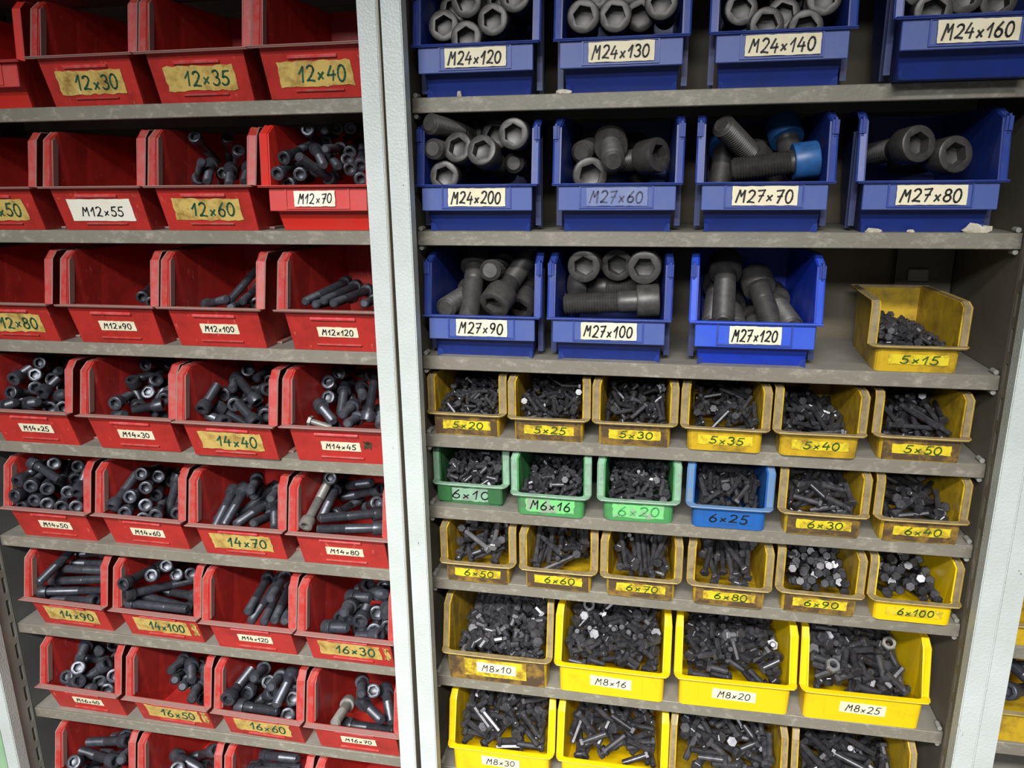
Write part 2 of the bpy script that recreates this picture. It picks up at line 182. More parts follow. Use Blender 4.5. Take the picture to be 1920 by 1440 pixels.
DATA = json.loads('''{"B":{"_a":["L1","N",-0.6074,0.004,0.0],"12x30":["L1","R",-0.4337,0.004,0.0],"12x35":["L1","R",-0.2753,0.004,0.0],"12x40":["L1","R",-0.1169,-0.001,0.0],"12x50":["L2","R",-0.6132,0.004,0.0],"M12x55":["L2","R",-0.4463,0.004,0.0],"12x60":["L2","R",-0.2863,0.004,0.0],"M12x70":["L2","N",-0.1279,0.004,0.0],"12x80":["L3","R",-0.6184,0.004,0.0],"M12x90":["L3","R",-0.4498,0.004,0.0],"M12x100":["L3","R",-0.2905,0.004,0.0],"M12x120":["L3","R",-0.1168,0.004,0.0],"M14x25":["L4","R",-0.6123,0.0007,0.0],"M14x30":["L4","R",-0.441,-0.0016,0.003],"14x40":["L4","R",-0.2821,-0.0068,-0.004],"M14x45":["L4","R",-0.1221,-0.0006,0.018],"M14x50":["L5","R",-0.6169,0.009,0.0],"M14x60":["L5","R",-0.4541,0.0096,-0.018],"14x70":["L5","R",-0.2903,0.0038,0.01],"M14x80":["L5","R",-0.1296,0.0031,0.009],"14x90":["L6","R",-0.6127,0.0087,-0.018],"14x100":["L6","R",-0.4466,0.0054,-0.018],"M14x120":["L6","R",-0.2863,-0.0001,0.002],"16x30":["L6","R",-0.1273,-0.0024,-0.005],"M16x40":["L7","R",-0.6163,0.0104,-0.011],"16x50":["L7","R",-0.4515,0.008,-0.016],"16x60":["L7","R",-0.2894,0.0043,-0.018],"M16x70":["L7","R",-0.1295,0.0028,0.003],"M24x120":["R1","B",0.083,0.004,0.0],"M24x130":["R1","B",0.253,0.004,0.0],"M24x140":["R1","B",0.4275,0.004,0.0],"M24x160":["R1","B",0.6073,-0.038,0.0],"M24x200":["R2","B",0.0812,0.004,0.0],"M27x60":["R2","B",0.2522,0.004,0.0],"M27x70":["R2","B",0.4203,0.004,0.0],"M27x80":["R2","B",0.5963,0.004,0.0],"M27x90":["R3","B",0.084,0.004,0.0],"M27x100":["R3","B",0.246,0.004,0.0],"M27x120":["R3","B",0.4211,0.004,0.0],"5x15":["R3","Y",0.6084,0.004,0.0],"5x20":["R4","Y",0.0576,0.0041,-0.013],"5x25":["R4","Y",0.1702,-0.0005,0.009],"5x30":["R4","Y",0.282,-0.0016,0.001],"5x35":["R4","Y",0.3944,-0.0042,-0.018],"5x40":["R4","Y",0.5067,-0.006,0.0],"5x50":["R4","Y",0.6235,-0.0006,-0.008],"6x10":["R5","G",0.0581,0.0155,-0.02],"M6x16":["R5","G",0.1734,-0.0043,-0.018],"6x20":["R5","G",0.2904,-0.0018,0.018],"6x25":["R5","G",0.4064,-0.0029,0.0],"6x30":["R5","Y",0.521,-0.0034,-0.008],"6x40":["R5","Y",0.6355,-0.0024,0.018],"6x50":["R6","Y",0.0702,-0.0036,-0.003],"6x60":["R6","Y",0.1843,-0.0039,-0.009],"6x70":["R6","Y",0.2969,-0.0053,-0.012],"6x80":["R6","Y",0.4125,-0.0065,-0.018],"6x90":["R6","Y",0.5262,-0.0042,-0.018],"6x100":["R6","Y",0.6393,-0.0049,-0.01],"M8x10":["R7","YL",0.0956,-0.0021,-0.002],"M8x16":["R7","YL",0.2611,-0.0036,-0.016],"M8x20":["R7","YL",0.429,-0.0014,0.015],"M8x25":["R7","YL",0.5952,0.0005,0.012],"M8x30":["R8","YL",0.0992,-0.001,0.014],"_b1":["L8","R",-0.612,0.004,0],"_b2":["L8","R",-0.4515,0.004,0],"_b3":["L8","R",-0.2905,0.004,0],"_b4":["L8","R",-0.13,0.004,0],"_y2":["R8","YL",0.2645,0.0,0],"_y3":["R8","YL",0.4287,0.0,0],"_y4":["R8","YL",0.596,0.0,0]},"S":{"12x60":[[-0.0441,0.0474,0.1241,-0.0933,0.8735,-0.4778],[-0.053,0.0589,0.0646,0.5927,-0.7292,0.3421],[-0.0168,0.0871,0.1243,-0.4509,0.753,-0.4792],[-0.0283,0.0579,0.0884,0.3939,-0.8498,-0.3503],[-0.013,0.0578,0.0745,-0.5312,0.8173,-0.2232],[0.0026,0.08,0.106,-0.5358,0.6628,-0.523],[0.0207,0.07,0.0831,0.3811,-0.8801,-0.2832],[0.0045,0.05,0.0812,0.437,-0.8469,-0.3028]],"M12x70":[[-0.0521,0.0077,0.0918,0.01,0.9727,0.2318],[-0.0525,-0.0129,0.0722,0.0093,0.9787,0.2053],[-0.0315,0.0085,0.0714,-0.2264,0.9692,0.0966],[-0.0058,0.0542,0.0614,-0.151,-0.9065,0.3944],[-0.0316,0.0408,0.1296,-0.2162,0.9506,-0.2228],[-0.0371,0.0719,0.1072,0.505,-0.804,-0.314],[0.0125,0.0734,0.0994,-0.2182,0.9543,0.2044],[-0.0084,0.0981,0.1064,0.1327,-0.99,-0.0476],[0.0365,0.0505,0.0822,-0.2886,0.8788,0.38],[0.0429,0.0318,0.0644,-0.4241,0.8942,0.1432],[0.0291,0.0308,0.0776,-0.5548,0.8235,-0.1186],[0.0185,0.0504,0.0904,-0.5798,0.796,-0.1739],[-0.022,0.0785,0.0981,0.5325,-0.8178,-0.2181],[-0.0281,0.0876,0.1144,-0.2261,0.9609,0.1598],[-0.0454,0.1253,0.1329,0.414,-0.9084,-0.059],[0.0255,0.1028,0.1267,-0.6621,0.7472,-0.0574],[-0.0091,0.0862,0.1323,-0.1205,0.9917,0.0451],[-0.0455,0.0009,0.059,-0.0517,0.9939,0.0972],[0.01,0.0867,0.1325,-0.1991,0.979,0.043],[-0.0222,0.0383,0.076,-0.324,0.9318,0.1634]],"M12x90":[[-0.0048,0.0601,0.057,-0.3998,0.9109,0.1023],[0.0183,0.0498,0.0512,-0.5043,0.8628,0.0359]],"M12x100":[[-0.0554,0.0541,0.0495,0.7179,-0.6699,0.1894],[-0.0004,0.15,0.1112,-0.2139,-0.8136,-0.5406],[-0.0016,0.1176,0.0694,0.2744,-0.9593,-0.0671],[-0.0061,0.0912,0.047,0.2879,-0.9513,0.1101],[0.0337,0.039,0.0548,-0.4188,0.9045,-0.0804]],"M12x120":[[-0.0382,0.13,0.077,-0.0558,-0.9949,-0.0839],[-0.0179,0.1177,0.0728,0.0402,-0.999,-0.0217],[0.0009,0.1149,0.067,0.0077,-1.0,-0.0],[-0.0244,0.1148,0.0553,0.0076,-0.9972,0.0738],[0.0112,0.111,0.0526,0.2584,-0.9592,0.1152]],"M14x25":[[-0.0359,0.0446,0.0953,-0.425,0.8491,-0.3137],[-0.0284,0.0348,0.0767,-0.6625,0.7277,-0.1776],[-0.0502,0.0177,0.0935,-0.084,0.9742,0.2095],[-0.0514,0.0093,0.0755,-0.067,0.9525,-0.297],[-0.0066,0.0214,0.0719,-0.066,0.9437,0.3243],[-0.0443,0.1123,0.1161,-0.2045,-0.977,0.061],[-0.0514,0.0991,0.0821,0.8075,-0.51,0.2963],[-0.0204,0.0972,0.0746,-0.6886,0.7124,0.1352],[-0.01,0.0692,0.0691,-0.5455,0.6863,-0.481],[0.0053,0.0419,0.0627,0.8072,-0.5275,0.2647],[-0.0226,0.0087,0.0593,0.8805,-0.4204,0.2191],[0.0112,0.0129,0.0517,-0.5121,0.8508,-0.1179],[0.0352,0.0125,0.054,-0.5103,0.8501,-0.13],[-0.0163,0.0286,0.0551,-0.4908,0.8646,0.1077],[-0.0598,0.0022,0.0548,0.9017,-0.3153,0.2958],[-0.0246,0.0659,0.0832,-0.7283,0.5737,-0.3748],[-0.0408,0.0169,0.0541,-0.3326,0.9369,-0.1077],[-0.0376,0.1095,0.0971,-0.2439,0.9663,-0.0819],[-0.0404,0.062,0.1098,-0.2611,0.9303,-0.2575]],"M14x30":[[-0.048,0.0621,0.0911,-0.0909,0.4098,-0.9076],[-0.044,0.1265,0.0829,-0.1774,-0.9816,0.0706],[-0.0299,0.1202,0.0698,0.2151,-0.8928,-0.3957],[-0.0349,0.0772,0.0665,-0.3388,0.8228,-0.4562],[0.0225,0.0334,0.0616,-0.9185,-0.3721,-0.1338],[-0.0458,0.0149,0.0647,-0.1726,0.985,0.0068],[-0.0559,0.0274,0.0412,0.7747,-0.5707,0.2724],[0.014,0.0372,0.0413,-0.8145,0.5776,0.0541],[-0.0457,0.0942,0.1054,-0.0536,0.9867,-0.1533],[-0.0225,0.1252,0.1027,-0.5799,0.6388,-0.5057],[-0.0221,0.085,0.0852,-0.6619,0.5843,-0.4696],[0.0064,0.0582,0.0611,-0.4078,0.9082,0.0946],[-0.0209,0.0371,0.0537,-0.7707,0.6358,-0.0419]],"14x40":[[-0.0522,0.0067,0.0659,-0.0222,0.8845,0.466],[-0.0525,0.0417,0.0625,0.5473,0.5229,-0.6535],[0.0119,0.0504,0.0676,-0.7251,0.3169,0.6114],[-0.0087,0.0749,0.0747,0.5212,-0.2564,-0.814],[0.0299,0.01,0.0491,-0.7767,0.4845,0.4025],[-0.0129,0.0007,0.0512,-0.8453,0.5342,0.0097],[-0.0482,0.0582,0.0749,-0.0184,0.9996,-0.0211],[0.0109,0.0858,0.0783,-0.7791,0.6048,-0.1653],[0.0447,0.0493,0.0655,-0.5025,0.8646,-0.0026],[-0.0474,0.1002,0.0916,0.3706,-0.9245,-0.0892],[-0.0285,0.101,0.1041,-0.3515,0.7833,-0.5127],[-0.0201,0.0759,0.0557,-0.5491,0.8291,0.1055],[-0.0218,0.1524,0.09,0.114,-0.9935,0.0031],[-0.0018,0.1138,0.0827,-0.1469,0.9869,-0.0675],[-0.0245,0.0475,0.0635,-0.476,0.8771,-0.0638],[0.0318,0.0336,0.0543,-0.3268,0.9451,0.0064]],"M14x45":[[-0.0485,0.0738,0.0962,-0.0423,0.8489,-0.5269],[-0.0487,0.0696,0.0736,-0.0381,0.9102,-0.4124],[-0.054,0.0503,0.0683,0.684,-0.7032,-0.194],[-0.0343,0.102,0.0833,0.1889,-0.8216,-0.5378],[-0.0471,0.1475,0.0777,0.4061,-0.8181,-0.4072],[0.0296,0.0254,0.0543,0.0577,0.465,0.8834],[-0.0069,0.0699,0.0636,0.0917,-0.9951,0.0381],[-0.0169,0.1253,0.0771,0.3873,-0.9217,-0.0213],[0.0085,0.0467,0.052,0.1142,-0.9805,0.1599],[0.0345,0.0657,0.0592,0.3329,-0.9372,-0.104],[0.0026,0.0876,0.0593,-0.5618,0.7304,-0.3884],[-0.0457,0.1081,0.1002,-0.0525,0.987,-0.1517],[-0.0181,0.0214,0.0432,-0.638,0.7343,-0.232],[0.0033,0.1193,0.0965,-0.6544,0.7377,-0.166]],"M14x50":[[-0.0533,-0.0109,0.0959,-0.0065,0.9888,0.1492],[-0.0534,0.023,0.117,0.9199,-0.209,-0.3318],[-0.0286,-0.0119,0.0909,-0.4114,0.9114,-0.0068],[-0.0532,-0.0209,0.0768,-0.0207,0.9863,-0.1634],[-0.0502,-0.0151,0.0551,-0.0607,0.9977,-0.0312],[-0.0313,-0.0077,0.0643,-0.1976,0.9795,0.0381],[-0.022,0.032,0.0696,-0.3013,0.8722,0.3854],[0.0295,0.0151,0.0724,-0.3314,0.8769,0.3481],[0.0131,-0.0036,0.0555,-0.5591,0.8249,-0.083],[0.0443,-0.0083,0.06,-0.557,0.8013,-0.2181],[-0.0052,-0.0106,0.0621,-0.5622,0.795,-0.228],[-0.0189,0.0305,0.1134,-0.5362,0.7894,-0.2988],[0.0067,0.0209,0.0699,-0.5823,0.7929,-0.1797],[-0.005,0.0537,0.0774,-0.7234,0.6886,-0.0493],[-0.0123,0.0024,0.0817,-0.6829,0.7277,-0.0645],[-0.0086,0.0669,0.0957,-0.5776,0.7721,-0.2651]],"M14x60":[[-0.0539,-0.0099,0.0642,0.0191,0.897,0.4416],[-0.0228,0.0309,0.0821,-0.3587,0.9192,-0.1622],[-0.0309,-0.0126,0.0579,-0.2966,0.9518,-0.0775],[-0.0147,0.0152,0.0606,-0.5031,0.8035,-0.3183],[-0.0202,0.0491,0.0614,-0.3395,0.9406,0.0015],[0.0069,0.0767,0.0914,-0.2166,-0.305,-0.9274],[0.0055,0.0087,0.0471,-0.4185,0.9078,-0.029],[-0.0312,0.0354,0.1034,-0.2356,0.9439,-0.2313],[-0.019,0.0588,0.0907,-0.3801,0.8944,-0.2357],[0.0013,0.0988,0.0791,-0.5211,0.8044,-0.2854],[-0.0133,0.082,0.0735,-0.4327,0.8915,-0.1339],[-0.0146,0.0046,0.042,-0.5165,0.818,-0.2532],[0.0398,0.0151,0.0501,-0.469,0.8828,0.0273],[-0.0322,0.0047,0.0772,-0.2579,0.9452,-0.2004]],"14x70":[[-0.0475,0.0945,0.0723,-0.1063,-0.9394,-0.3258],[-0.0306,0.0659,0.0818,0.0751,-0.9409,-0.3303],[-0.0008,0.1106,0.0696,-0.3814,-0.8814,-0.2789],[-0.0501,0.0654,0.0795,0.1259,-0.9267,-0.3542],[0.0005,0.0725,0.0549,-0.0793,-0.9968,0.0141],[0.0142,0.0653,0.0395,0.1242,-0.9542,0.2722],[0.0181,0.0641,0.0636,0.461,-0.883,-0.0886],[-0.0247,0.0937,0.088,0.3727,-0.9194,0.1255],[-0.0322,0.109,0.0654,0.4011,-0.8928,0.2049],[0.0218,0.0786,0.0793,0.3122,-0.9282,0.2025]],"M14x80":[[-0.0537,-0.0136,0.0642,0.0078,0.9203,0.391],[-0.0485,0.0908,0.0854,0.1493,-0.9769,-0.1527],[0.0412,0.045,0.0661,-0.772,-0.6213,0.134],[0.0485,0.0255,0.0518,-0.9175,-0.3879,0.0878],[-0.0341,0.0389,0.0593,0.0991,0.9862,-0.1325],[0.0274,0.0809,0.0883,-0.8681,0.3451,-0.3568],[0.0283,0.0623,0.0744,-0.5405,0.7183,-0.4381],[-0.0505,0.1153,0.0742,0.762,-0.5527,0.3375],[-0.0384,0.0468,0.1163,-0.1151,0.9429,-0.3124],[0.0401,0.0773,0.0633,-0.4813,0.7667,-0.4248]],"14x90":[[-0.0469,0.0813,0.1078,0.039,-0.9785,-0.2027],[0.0422,0.0443,0.0954,-0.9521,0.2307,-0.2008],[-0.0595,0.039,0.0796,0.9863,-0.114,0.1191],[-0.0608,0.0249,0.0635,0.989,-0.022,0.1462],[-0.0617,-0.0039,0.0605,0.9609,0.2747,-0.0359],[0.0441,-0.0029,0.0539,-0.9818,0.1283,-0.1403],[0.0373,0.0438,0.1167,-0.8817,0.3592,-0.306]],"14x100":[[-0.0517,-0.0197,0.1021,0.0205,0.9879,-0.1539],[-0.0187,0.0044,0.1072,-0.2625,0.8899,-0.373],[-0.0555,-0.0148,0.0796,0.5012,0.8468,-0.1783],[-0.0635,0.0011,0.0553,0.9916,-0.1057,0.0752],[0.0508,0.0035,0.0545,-0.9872,0.152,0.0482],[0.0469,0.0218,0.0666,-0.9003,0.381,-0.2104],[-0.0098,0.031,0.1109,-0.3233,0.8558,-0.4039],[-0.005,0.046,0.0873,-0.356,0.8362,-0.4172],[0.0238,0.0791,0.0827,-0.5322,0.7447,-0.4027],[0.0111,0.061,0.0822,-0.4829,0.8197,-0.3081]],"M14x120":[[-0.0377,0.1165,0.0618,0.2592,-0.9613,0.0934],[-0.0156,0.1165,0.0619,0.1368,-0.9906,-0.007],[-0.0186,0.1109,0.0402,0.3144,-0.9361,0.1578],[0.0047,0.1136,0.0552,0.2728,-0.9592,0.0739],[0.006,0.1035,0.0275,0.3887,-0.8751,0.2882],[0.0013,0.1041,0.0754,0.2979,-0.9264,0.2303]],"16x30":[[-0.0497,0.0155,0.0455,0.935,-0.2668,0.2337],[-0.031,0.0687,0.0686,0.9148,-0.3229,0.2425],[0.0185,0.0571,0.051,-0.3589,0.8595,-0.3638],[0.0361,0.0639,0.0653,0.2257,-0.963,0.147],[-0.0099,0.0988,0.0751,-0.6558,0.5261,-0.5414],[-0.02,0.0321,0.0505,0.1497,0.9871,0.0573],[0.0061,0.0194,0.0583,-0.1479,0.989,0.0085],[-0.0393,0.0466,0.0417,0.0077,0.9899,-0.1414],[-0.0017,0.0343,0.0354,-0.275,0.9333,-0.2311],[0.0466,0.0005,0.0505,-0.9507,0.204,-0.2334],[0.0253,0.0256,0.0403,-0.2458,0.9133,-0.3247],[-0.014,0.0399,0.0738,0.1058,-0.9606,0.2569],[0.0492,0.0244,0.05,-0.2938,0.9232,-0.2476],[0.0118,0.106,0.0698,-0.1997,0.7447,-0.6368],[0.0073,0.0828,0.0711,0.6439,-0.6609,0.3855]],"M16x40":[[-0.0488,0.0638,0.0859,0.4855,-0.8704,0.0819],[-0.0588,0.0492,0.0642,0.9895,0.1263,-0.071],[0.009,0.0389,0.0675,-0.8069,-0.1828,-0.5616],[-0.015,-0.0027,0.0592,-0.7855,0.1794,-0.5923],[0.0232,0.0321,0.0492,-0.5235,0.7297,-0.4398],[-0.0501,0.0071,0.0556,-0.0388,0.8119,-0.5826],[-0.0259,0.015,0.0256,0.7584,-0.4089,0.5075],[-0.0078,0.0317,0.0327,-0.5898,0.731,-0.3433],[0.0219,0.0121,0.0339,-0.4749,0.7768,-0.4137],[-0.0486,0.0842,0.0631,0.6707,-0.668,0.3223],[-0.002,0.0743,0.0523,-0.6961,0.4822,-0.5319],[-0.0287,0.0137,0.0716,-0.4344,0.7126,-0.5509],[-0.0116,0.0829,0.0724,-0.6855,0.4424,-0.5783]],"16x50":[[-0.042,0.0987,0.0561,0.1713,-0.9579,0.2306],[-0.0174,0.0747,0.0633,0.5631,-0.8197,0.105],[-0.0138,0.0895,0.0452,-0.4796,0.7701,-0.4206],[-0.0424,0.0814,0.0344,0.371,-0.8256,0.4251],[0.015,0.0448,0.0469,0.3848,-0.8923,0.2361],[0.0062,0.0788,0.0524,0.5288,-0.788,0.3154],[0.0299,0.0306,0.0293,-0.5656,0.7748,-0.2824],[-0.0145,0.0606,0.0386,0.3758,-0.8146,0.4417]],"16x60":[[-0.0526,-0.0188,0.0776,0.0152,0.9982,0.0575],[-0.0429,0.0206,0.0621,-0.0697,0.9827,-0.1715],[-0.0361,0.077,0.0755,0.2275,-0.9079,0.352],[0.0001,0.0316,0.0628,-0.7048,0.3206,-0.6328],[-0.0463,-0.0024,0.0564,0.9965,-0.0691,0.047],[0.0218,0.0605,0.0838,0.1036,-0.9892,-0.104],[0.0375,0.0029,0.0451,-0.3669,0.8081,-0.4608],[0.036,0.0253,0.0592,-0.4137,0.7376,-0.5337],[0.0219,0.0582,0.0597,-0.4096,0.7831,-0.468],[-0.003,0.0689,0.0681,0.2325,-0.9001,0.3684],[-0.0218,0.0548,0.0617,-0.3291,0.7983,-0.5044],[-0.0516,-0.0077,0.0345,0.0137,0.9987,0.0496],[0.0058,0.0091,0.0456,-0.4951,0.7658,-0.4104]],"M16x70":[[-0.0449,0.0685,0.0335,0.1382,-0.954,0.2659],[-0.0341,0.1024,0.0519,0.3413,-0.8699,0.356],[-0.021,0.0641,0.0412,0.6858,-0.6985,0.2044],[0.0077,0.1003,0.0445,0.434,-0.9,-0.0402],[-0.0376,0.0258,0.0234,0.9996,-0.0127,0.0244],[0.0007,0.0641,0.0636,-0.275,0.7236,-0.6331]],"_b1":[[0.0381,0.0253,0.0947,-0.963,0.0892,-0.2545],[0.0311,-0.0026,0.0741,-0.9543,0.2626,-0.1425],[0.0247,0.0242,0.0574,-0.8375,0.42,-0.3496],[0.0238,0.061,0.0563,0.3452,-0.8459,0.4065],[0.0276,-0.0006,0.0503,-0.9102,0.2395,-0.3379],[-0.0369,-0.0205,0.0772,-0.169,0.7391,-0.652],[0.0162,0.047,0.0822,-0.7173,0.4764,-0.5084]],"_b2":[[-0.0482,0.0439,0.0609,0.8506,-0.4737,0.2281],[0.0253,0.0547,0.0724,-0.7903,0.2887,-0.5404],[0.0442,0.0379,0.0601,-0.7357,0.4553,-0.5014],[-0.0072,-0.0061,0.0823,-0.4878,0.5862,-0.6468]],"_b3":[[-0.0595,0.0386,0.0624,0.9816,-0.0283,0.189],[-0.0506,0.0646,0.0667,0.8676,-0.3444,0.3587],[-0.0479,0.0181,0.0765,0.8837,-0.2912,0.3665]],"M24x120":[[-0.014,0.0083,0.1066,0.026,0.9992,0.0312],[-0.0419,0.0561,0.1084,-0.0162,0.9998,-0.0114],[0.017,0.011,0.086,0.0193,0.9993,-0.0328],[0.0432,0.0138,0.1108,0.0418,0.9981,-0.0442],[-0.0425,0.0083,0.0819,-0.0355,0.9905,-0.1329],[-0.0121,-0.004,0.0655,-0.0401,0.9987,-0.0322],[0.0163,0.0608,0.1157,0.0472,0.9974,-0.0546]],"M24x130":[[-0.0432,-0.0071,0.0814,-0.0371,0.9993,0.0005],[-0.0076,0.0008,0.082,-0.0374,0.9992,-0.016],[0.0433,-0.0006,0.0926,0.0378,0.9993,0.0008],[0.0181,0.0513,0.0896,0.0195,0.9977,0.0645],[-0.0328,0.0335,0.1128,0.0147,0.9995,-0.0294],[0.0029,0.0554,0.1219,0.0029,0.9974,-0.0713]],"M24x140":[[-0.0415,0.0327,0.0884,-0.0349,0.9973,-0.0646],[-0.016,-0.0038,0.0644,-0.0595,0.998,-0.0221],[0.0248,-0.0039,0.0596,0.0547,0.9982,0.0247],[0.043,0.0059,0.09,0.0326,0.995,-0.0948],[0.0063,0.0425,0.0831,0.0417,0.9925,-0.1148],[-0.0166,0.1466,0.1156,0.0292,-0.9993,-0.0229],[0.0208,0.1552,0.1119,-0.0185,-0.9998,-0.0086]],"M24x160":[[-0.0413,0.0431,0.0937,-0.0295,0.9951,-0.0945],[-0.0059,0.0155,0.0801,-0.0234,0.9988,-0.044],[-0.0392,-0.0027,0.0634,0.0349,0.9993,-0.011],[0.0306,0.0293,0.0762,-0.0373,0.9991,-0.0212]],"M24x200":[[0.0449,-0.0008,0.1158,0.0139,0.9995,-0.0291],[0.0085,-0.0167,0.0974,0.1241,0.9554,-0.2678],[-0.0244,-0.0051,0.1016,0.1428,0.9633,-0.2272],[0.0139,0.0419,0.1174,0.1006,0.9949,-0.0094],[-0.0159,0.0819,0.1166,-0.3532,-0.9292,0.1089],[-0.0393,0.0931,0.0938,-0.1213,-0.9912,0.0534],[-0.0367,0.1582,0.1199,-0.1349,-0.9877,0.0791],[0.0374,0.1389,0.0837,0.0159,-0.9998,-0.0147],[-0.0425,-0.003,0.0672,-0.0307,0.999,-0.0318]],"M27x60":[[-0.014,0.0629,0.1088,0.1145,-0.9433,-0.3115],[0.0488,0.0323,0.0898,-0.7562,0.6401,-0.1354],[-0.0338,0.1314,0.1065,-0.17,-0.9746,-0.1459],[-0.0327,0.0021,0.0668,-0.1463,0.9892,0.0129],[0.0124,0.1503,0.1048,0.1529,-0.8621,-0.4831]],"M27x70":[[0.0283,0.1,0.127,0.1983,-0.6249,-0.7551],[0.0605,0.0181,0.082,-0.9916,-0.0607,-0.1145],[0.0047,0.0854,0.0768,-0.5579,-0.6859,0.4673],[-0.0362,0.115,0.114,-0.1078,-0.7043,-0.7017],[-0.0028,0.1408,0.115,0.3926,-0.4333,-0.8112]],"M27x80":[[-0.0073,0.0228,0.0971,-0.3267,0.9393,-0.105],[0.0337,0.0267,0.0852,-0.3015,0.9468,-0.1128]],"M27x90":[[-0.0337,0.114,0.0762,-0.1351,-0.9853,-0.1046],[-0.0277,0.0934,0.1262,0.0375,-0.7177,-0.6953],[0.0123,0.0081,0.067,0.3034,0.7944,0.5261],[0.036,0.0561,0.0545,0.0731,0.8227,0.5637],[-0.0317,0.1255,0.038,-0.1345,-0.9812,-0.1381],[0.0039,0.133,0.102,0.0219,-0.9964,0.0815]],"M27x100":[[-0.0348,0.0212,0.1172,0.0541,0.9952,0.0819],[0.006,0.0403,0.1173,0.0984,0.9918,0.0816],[0.0413,0.0128,0.1173,0.0375,0.996,0.0813],[-0.0564,0.081,0.0852,0.9689,-0.2475,0.0001],[0.0611,0.0186,0.0765,-0.9957,-0.0807,-0.0452]],"M27x120":[[-0.0297,0.1018,0.1192,-0.0541,-0.8258,-0.5614],[-0.0342,0.1419,0.0929,-0.1098,-0.9048,-0.4115],[0.0077,0.1036,0.101,0.202,-0.7609,-0.6166],[-0.0177,0.1576,0.0576,0.005,-0.9875,-0.1576],[0.033,0.1335,0.07,0.1266,-0.9712,-0.202],[0.0179,0.1588,0.0368,-0.0815,-0.994,-0.0727]]},"DL":{"12x60":[0.012,0.072],"M12x70":[0.012,0.082],"M12x90":[0.012,0.102],"M12x100":[0.012,0.112],"M12x120":[0.012,0.132],"M14x25":[0.014,0.04],"M14x30":[0.014,0.045],"14x40":[0.014,0.054],"M14x45":[0.014,0.059],"M14x50":[0.014,0.064],"M14x60":[0.014,0.074],"14x70":[0.014,0.084],"M14x80":[0.014,0.094],"14x90":[0.014,0.104],"14x100":[0.014,0.114],"M14x120":[0.014,0.134],"16x30":[0.016,0.046],"M16x40":[0.016,0.056],"16x50":[0.016,0.066],"16x60":[0.016,0.076],"M16x70":[0.016,0.086],"_b1":[0.016,0.096],"_b2":[0.016,0.096],"_b3":[0.016,0.096],"M24x120":[0.025,0.1],"M24x130":[0.025,0.105],"M24x140":[0.025,0.105],"M24x160":[0.025,0.11],"M24x200":[0.025,0.11],"M27x60":[0.028,0.088],"M27x70":[0.028,0.098],"M27x80":[0.028,0.115],"M27x90":[0.028,0.118],"M27x100":[0.028,0.12],"M27x120":[0.028,0.118]}}''')
SZ = dict(L1=.1625, L2=0.0, L3=-.1605, L4=-.3210, L5=-.4845, L6=-.6447, L7=-.8095, L8=-.9735, R1=.1598, R2=0.0, R3=-.1627, R4=-.2722, R5=-.3784, R6=-.4888, R7=-.6506, R8=-.8130)
FLOOR = -1.55

# ------------------------------------------------------------------ floor (bounces lamp light on to the lower shelves)
fl = link('floor', MB().box(-3, 3, -4.2, 0.6, FLOOR - 0.05, FLOOR).mesh('floor'), M['concrete']); fl['kind'] = 'structure'
wl = link('wall_rear', MB().box(-3, 3, 0.26, 0.34, FLOOR, 1.7).mesh('wall_rear'), M['concrete']); wl['kind'] = 'structure'

# ------------------------------------------------------------------ cabinets
YF, YB = -0.055, 0.205
def slat_upright(xa, xb, sgn, name, mat, parent):
    """C profile post behind the front stile: solid web plus a slotted rear edge."""
    mb = MB(); mb.box(xa, xb, YF + 0.002, -0.012, FLOOR, 0.42)
    z = 0.42 - 0.02
    while z > -1.1:
        mb.box(xa, xb, -0.012, -0.0055, z - 0.013, z); z -= 0.041
    mb.box(xa - (0.0022 if sgn < 0 else 0), xb + (0.0022 if sgn > 0 else 0), -0.0055, -0.0018, FLOOR, 0.42)
    return link(name, recalc(mb.mesh(name)), mat, parent)
def shelf(parent, x0, x1, z, clipL, clipR):
    mb = MB(); mb.box(x0, x1, 0.0035, YB - 0.012, z - 0.0016, z); mb.box(x0, x1, YB - 0.0136, YB - 0.012, z - 0.017, z - 0.0016)
    s = link('shelf', mb.mesh('shelf'), M['shelf'], parent)
    e = MB(); e.box(x0, x1, 0.0, 0.0035, z - 0.0178, z + 0.0); e.box(x0, x1, 0.0035, 0.012, z - 0.0178, z - 0.0162)
    link('front_edge', bevel_mesh(e.mesh('front_edge'), 0.0011), M['shelf_edge'], s)
    for x, on in ((x0 + 0.0035, clipL), (x1 - 0.0035, clipR)):
        if not on: continue
        for dz in (-0.0212, 0.0032):
            c = MB(); n = 8; pts = [(x + 0.0030 * math.cos(2 * math.pi * i / n), z + dz + 0.0030 * math.sin(2 * math.pi * i / n)) for i in range(n)]
            c.add([(p[0], 0.004, p[1]) for p in pts] + [(p[0], 0.016, p[1]) for p in pts], [tuple(range(n))[::-1], tuple(range(n, 2 * n))] + [(i, (i + 1) % n, n + (i + 1) % n, n + i) for i in range(n)])
            link('shelf_clip', recalc(c.mesh('shelf_clip')), M['lit_upright_and_clip'], s)
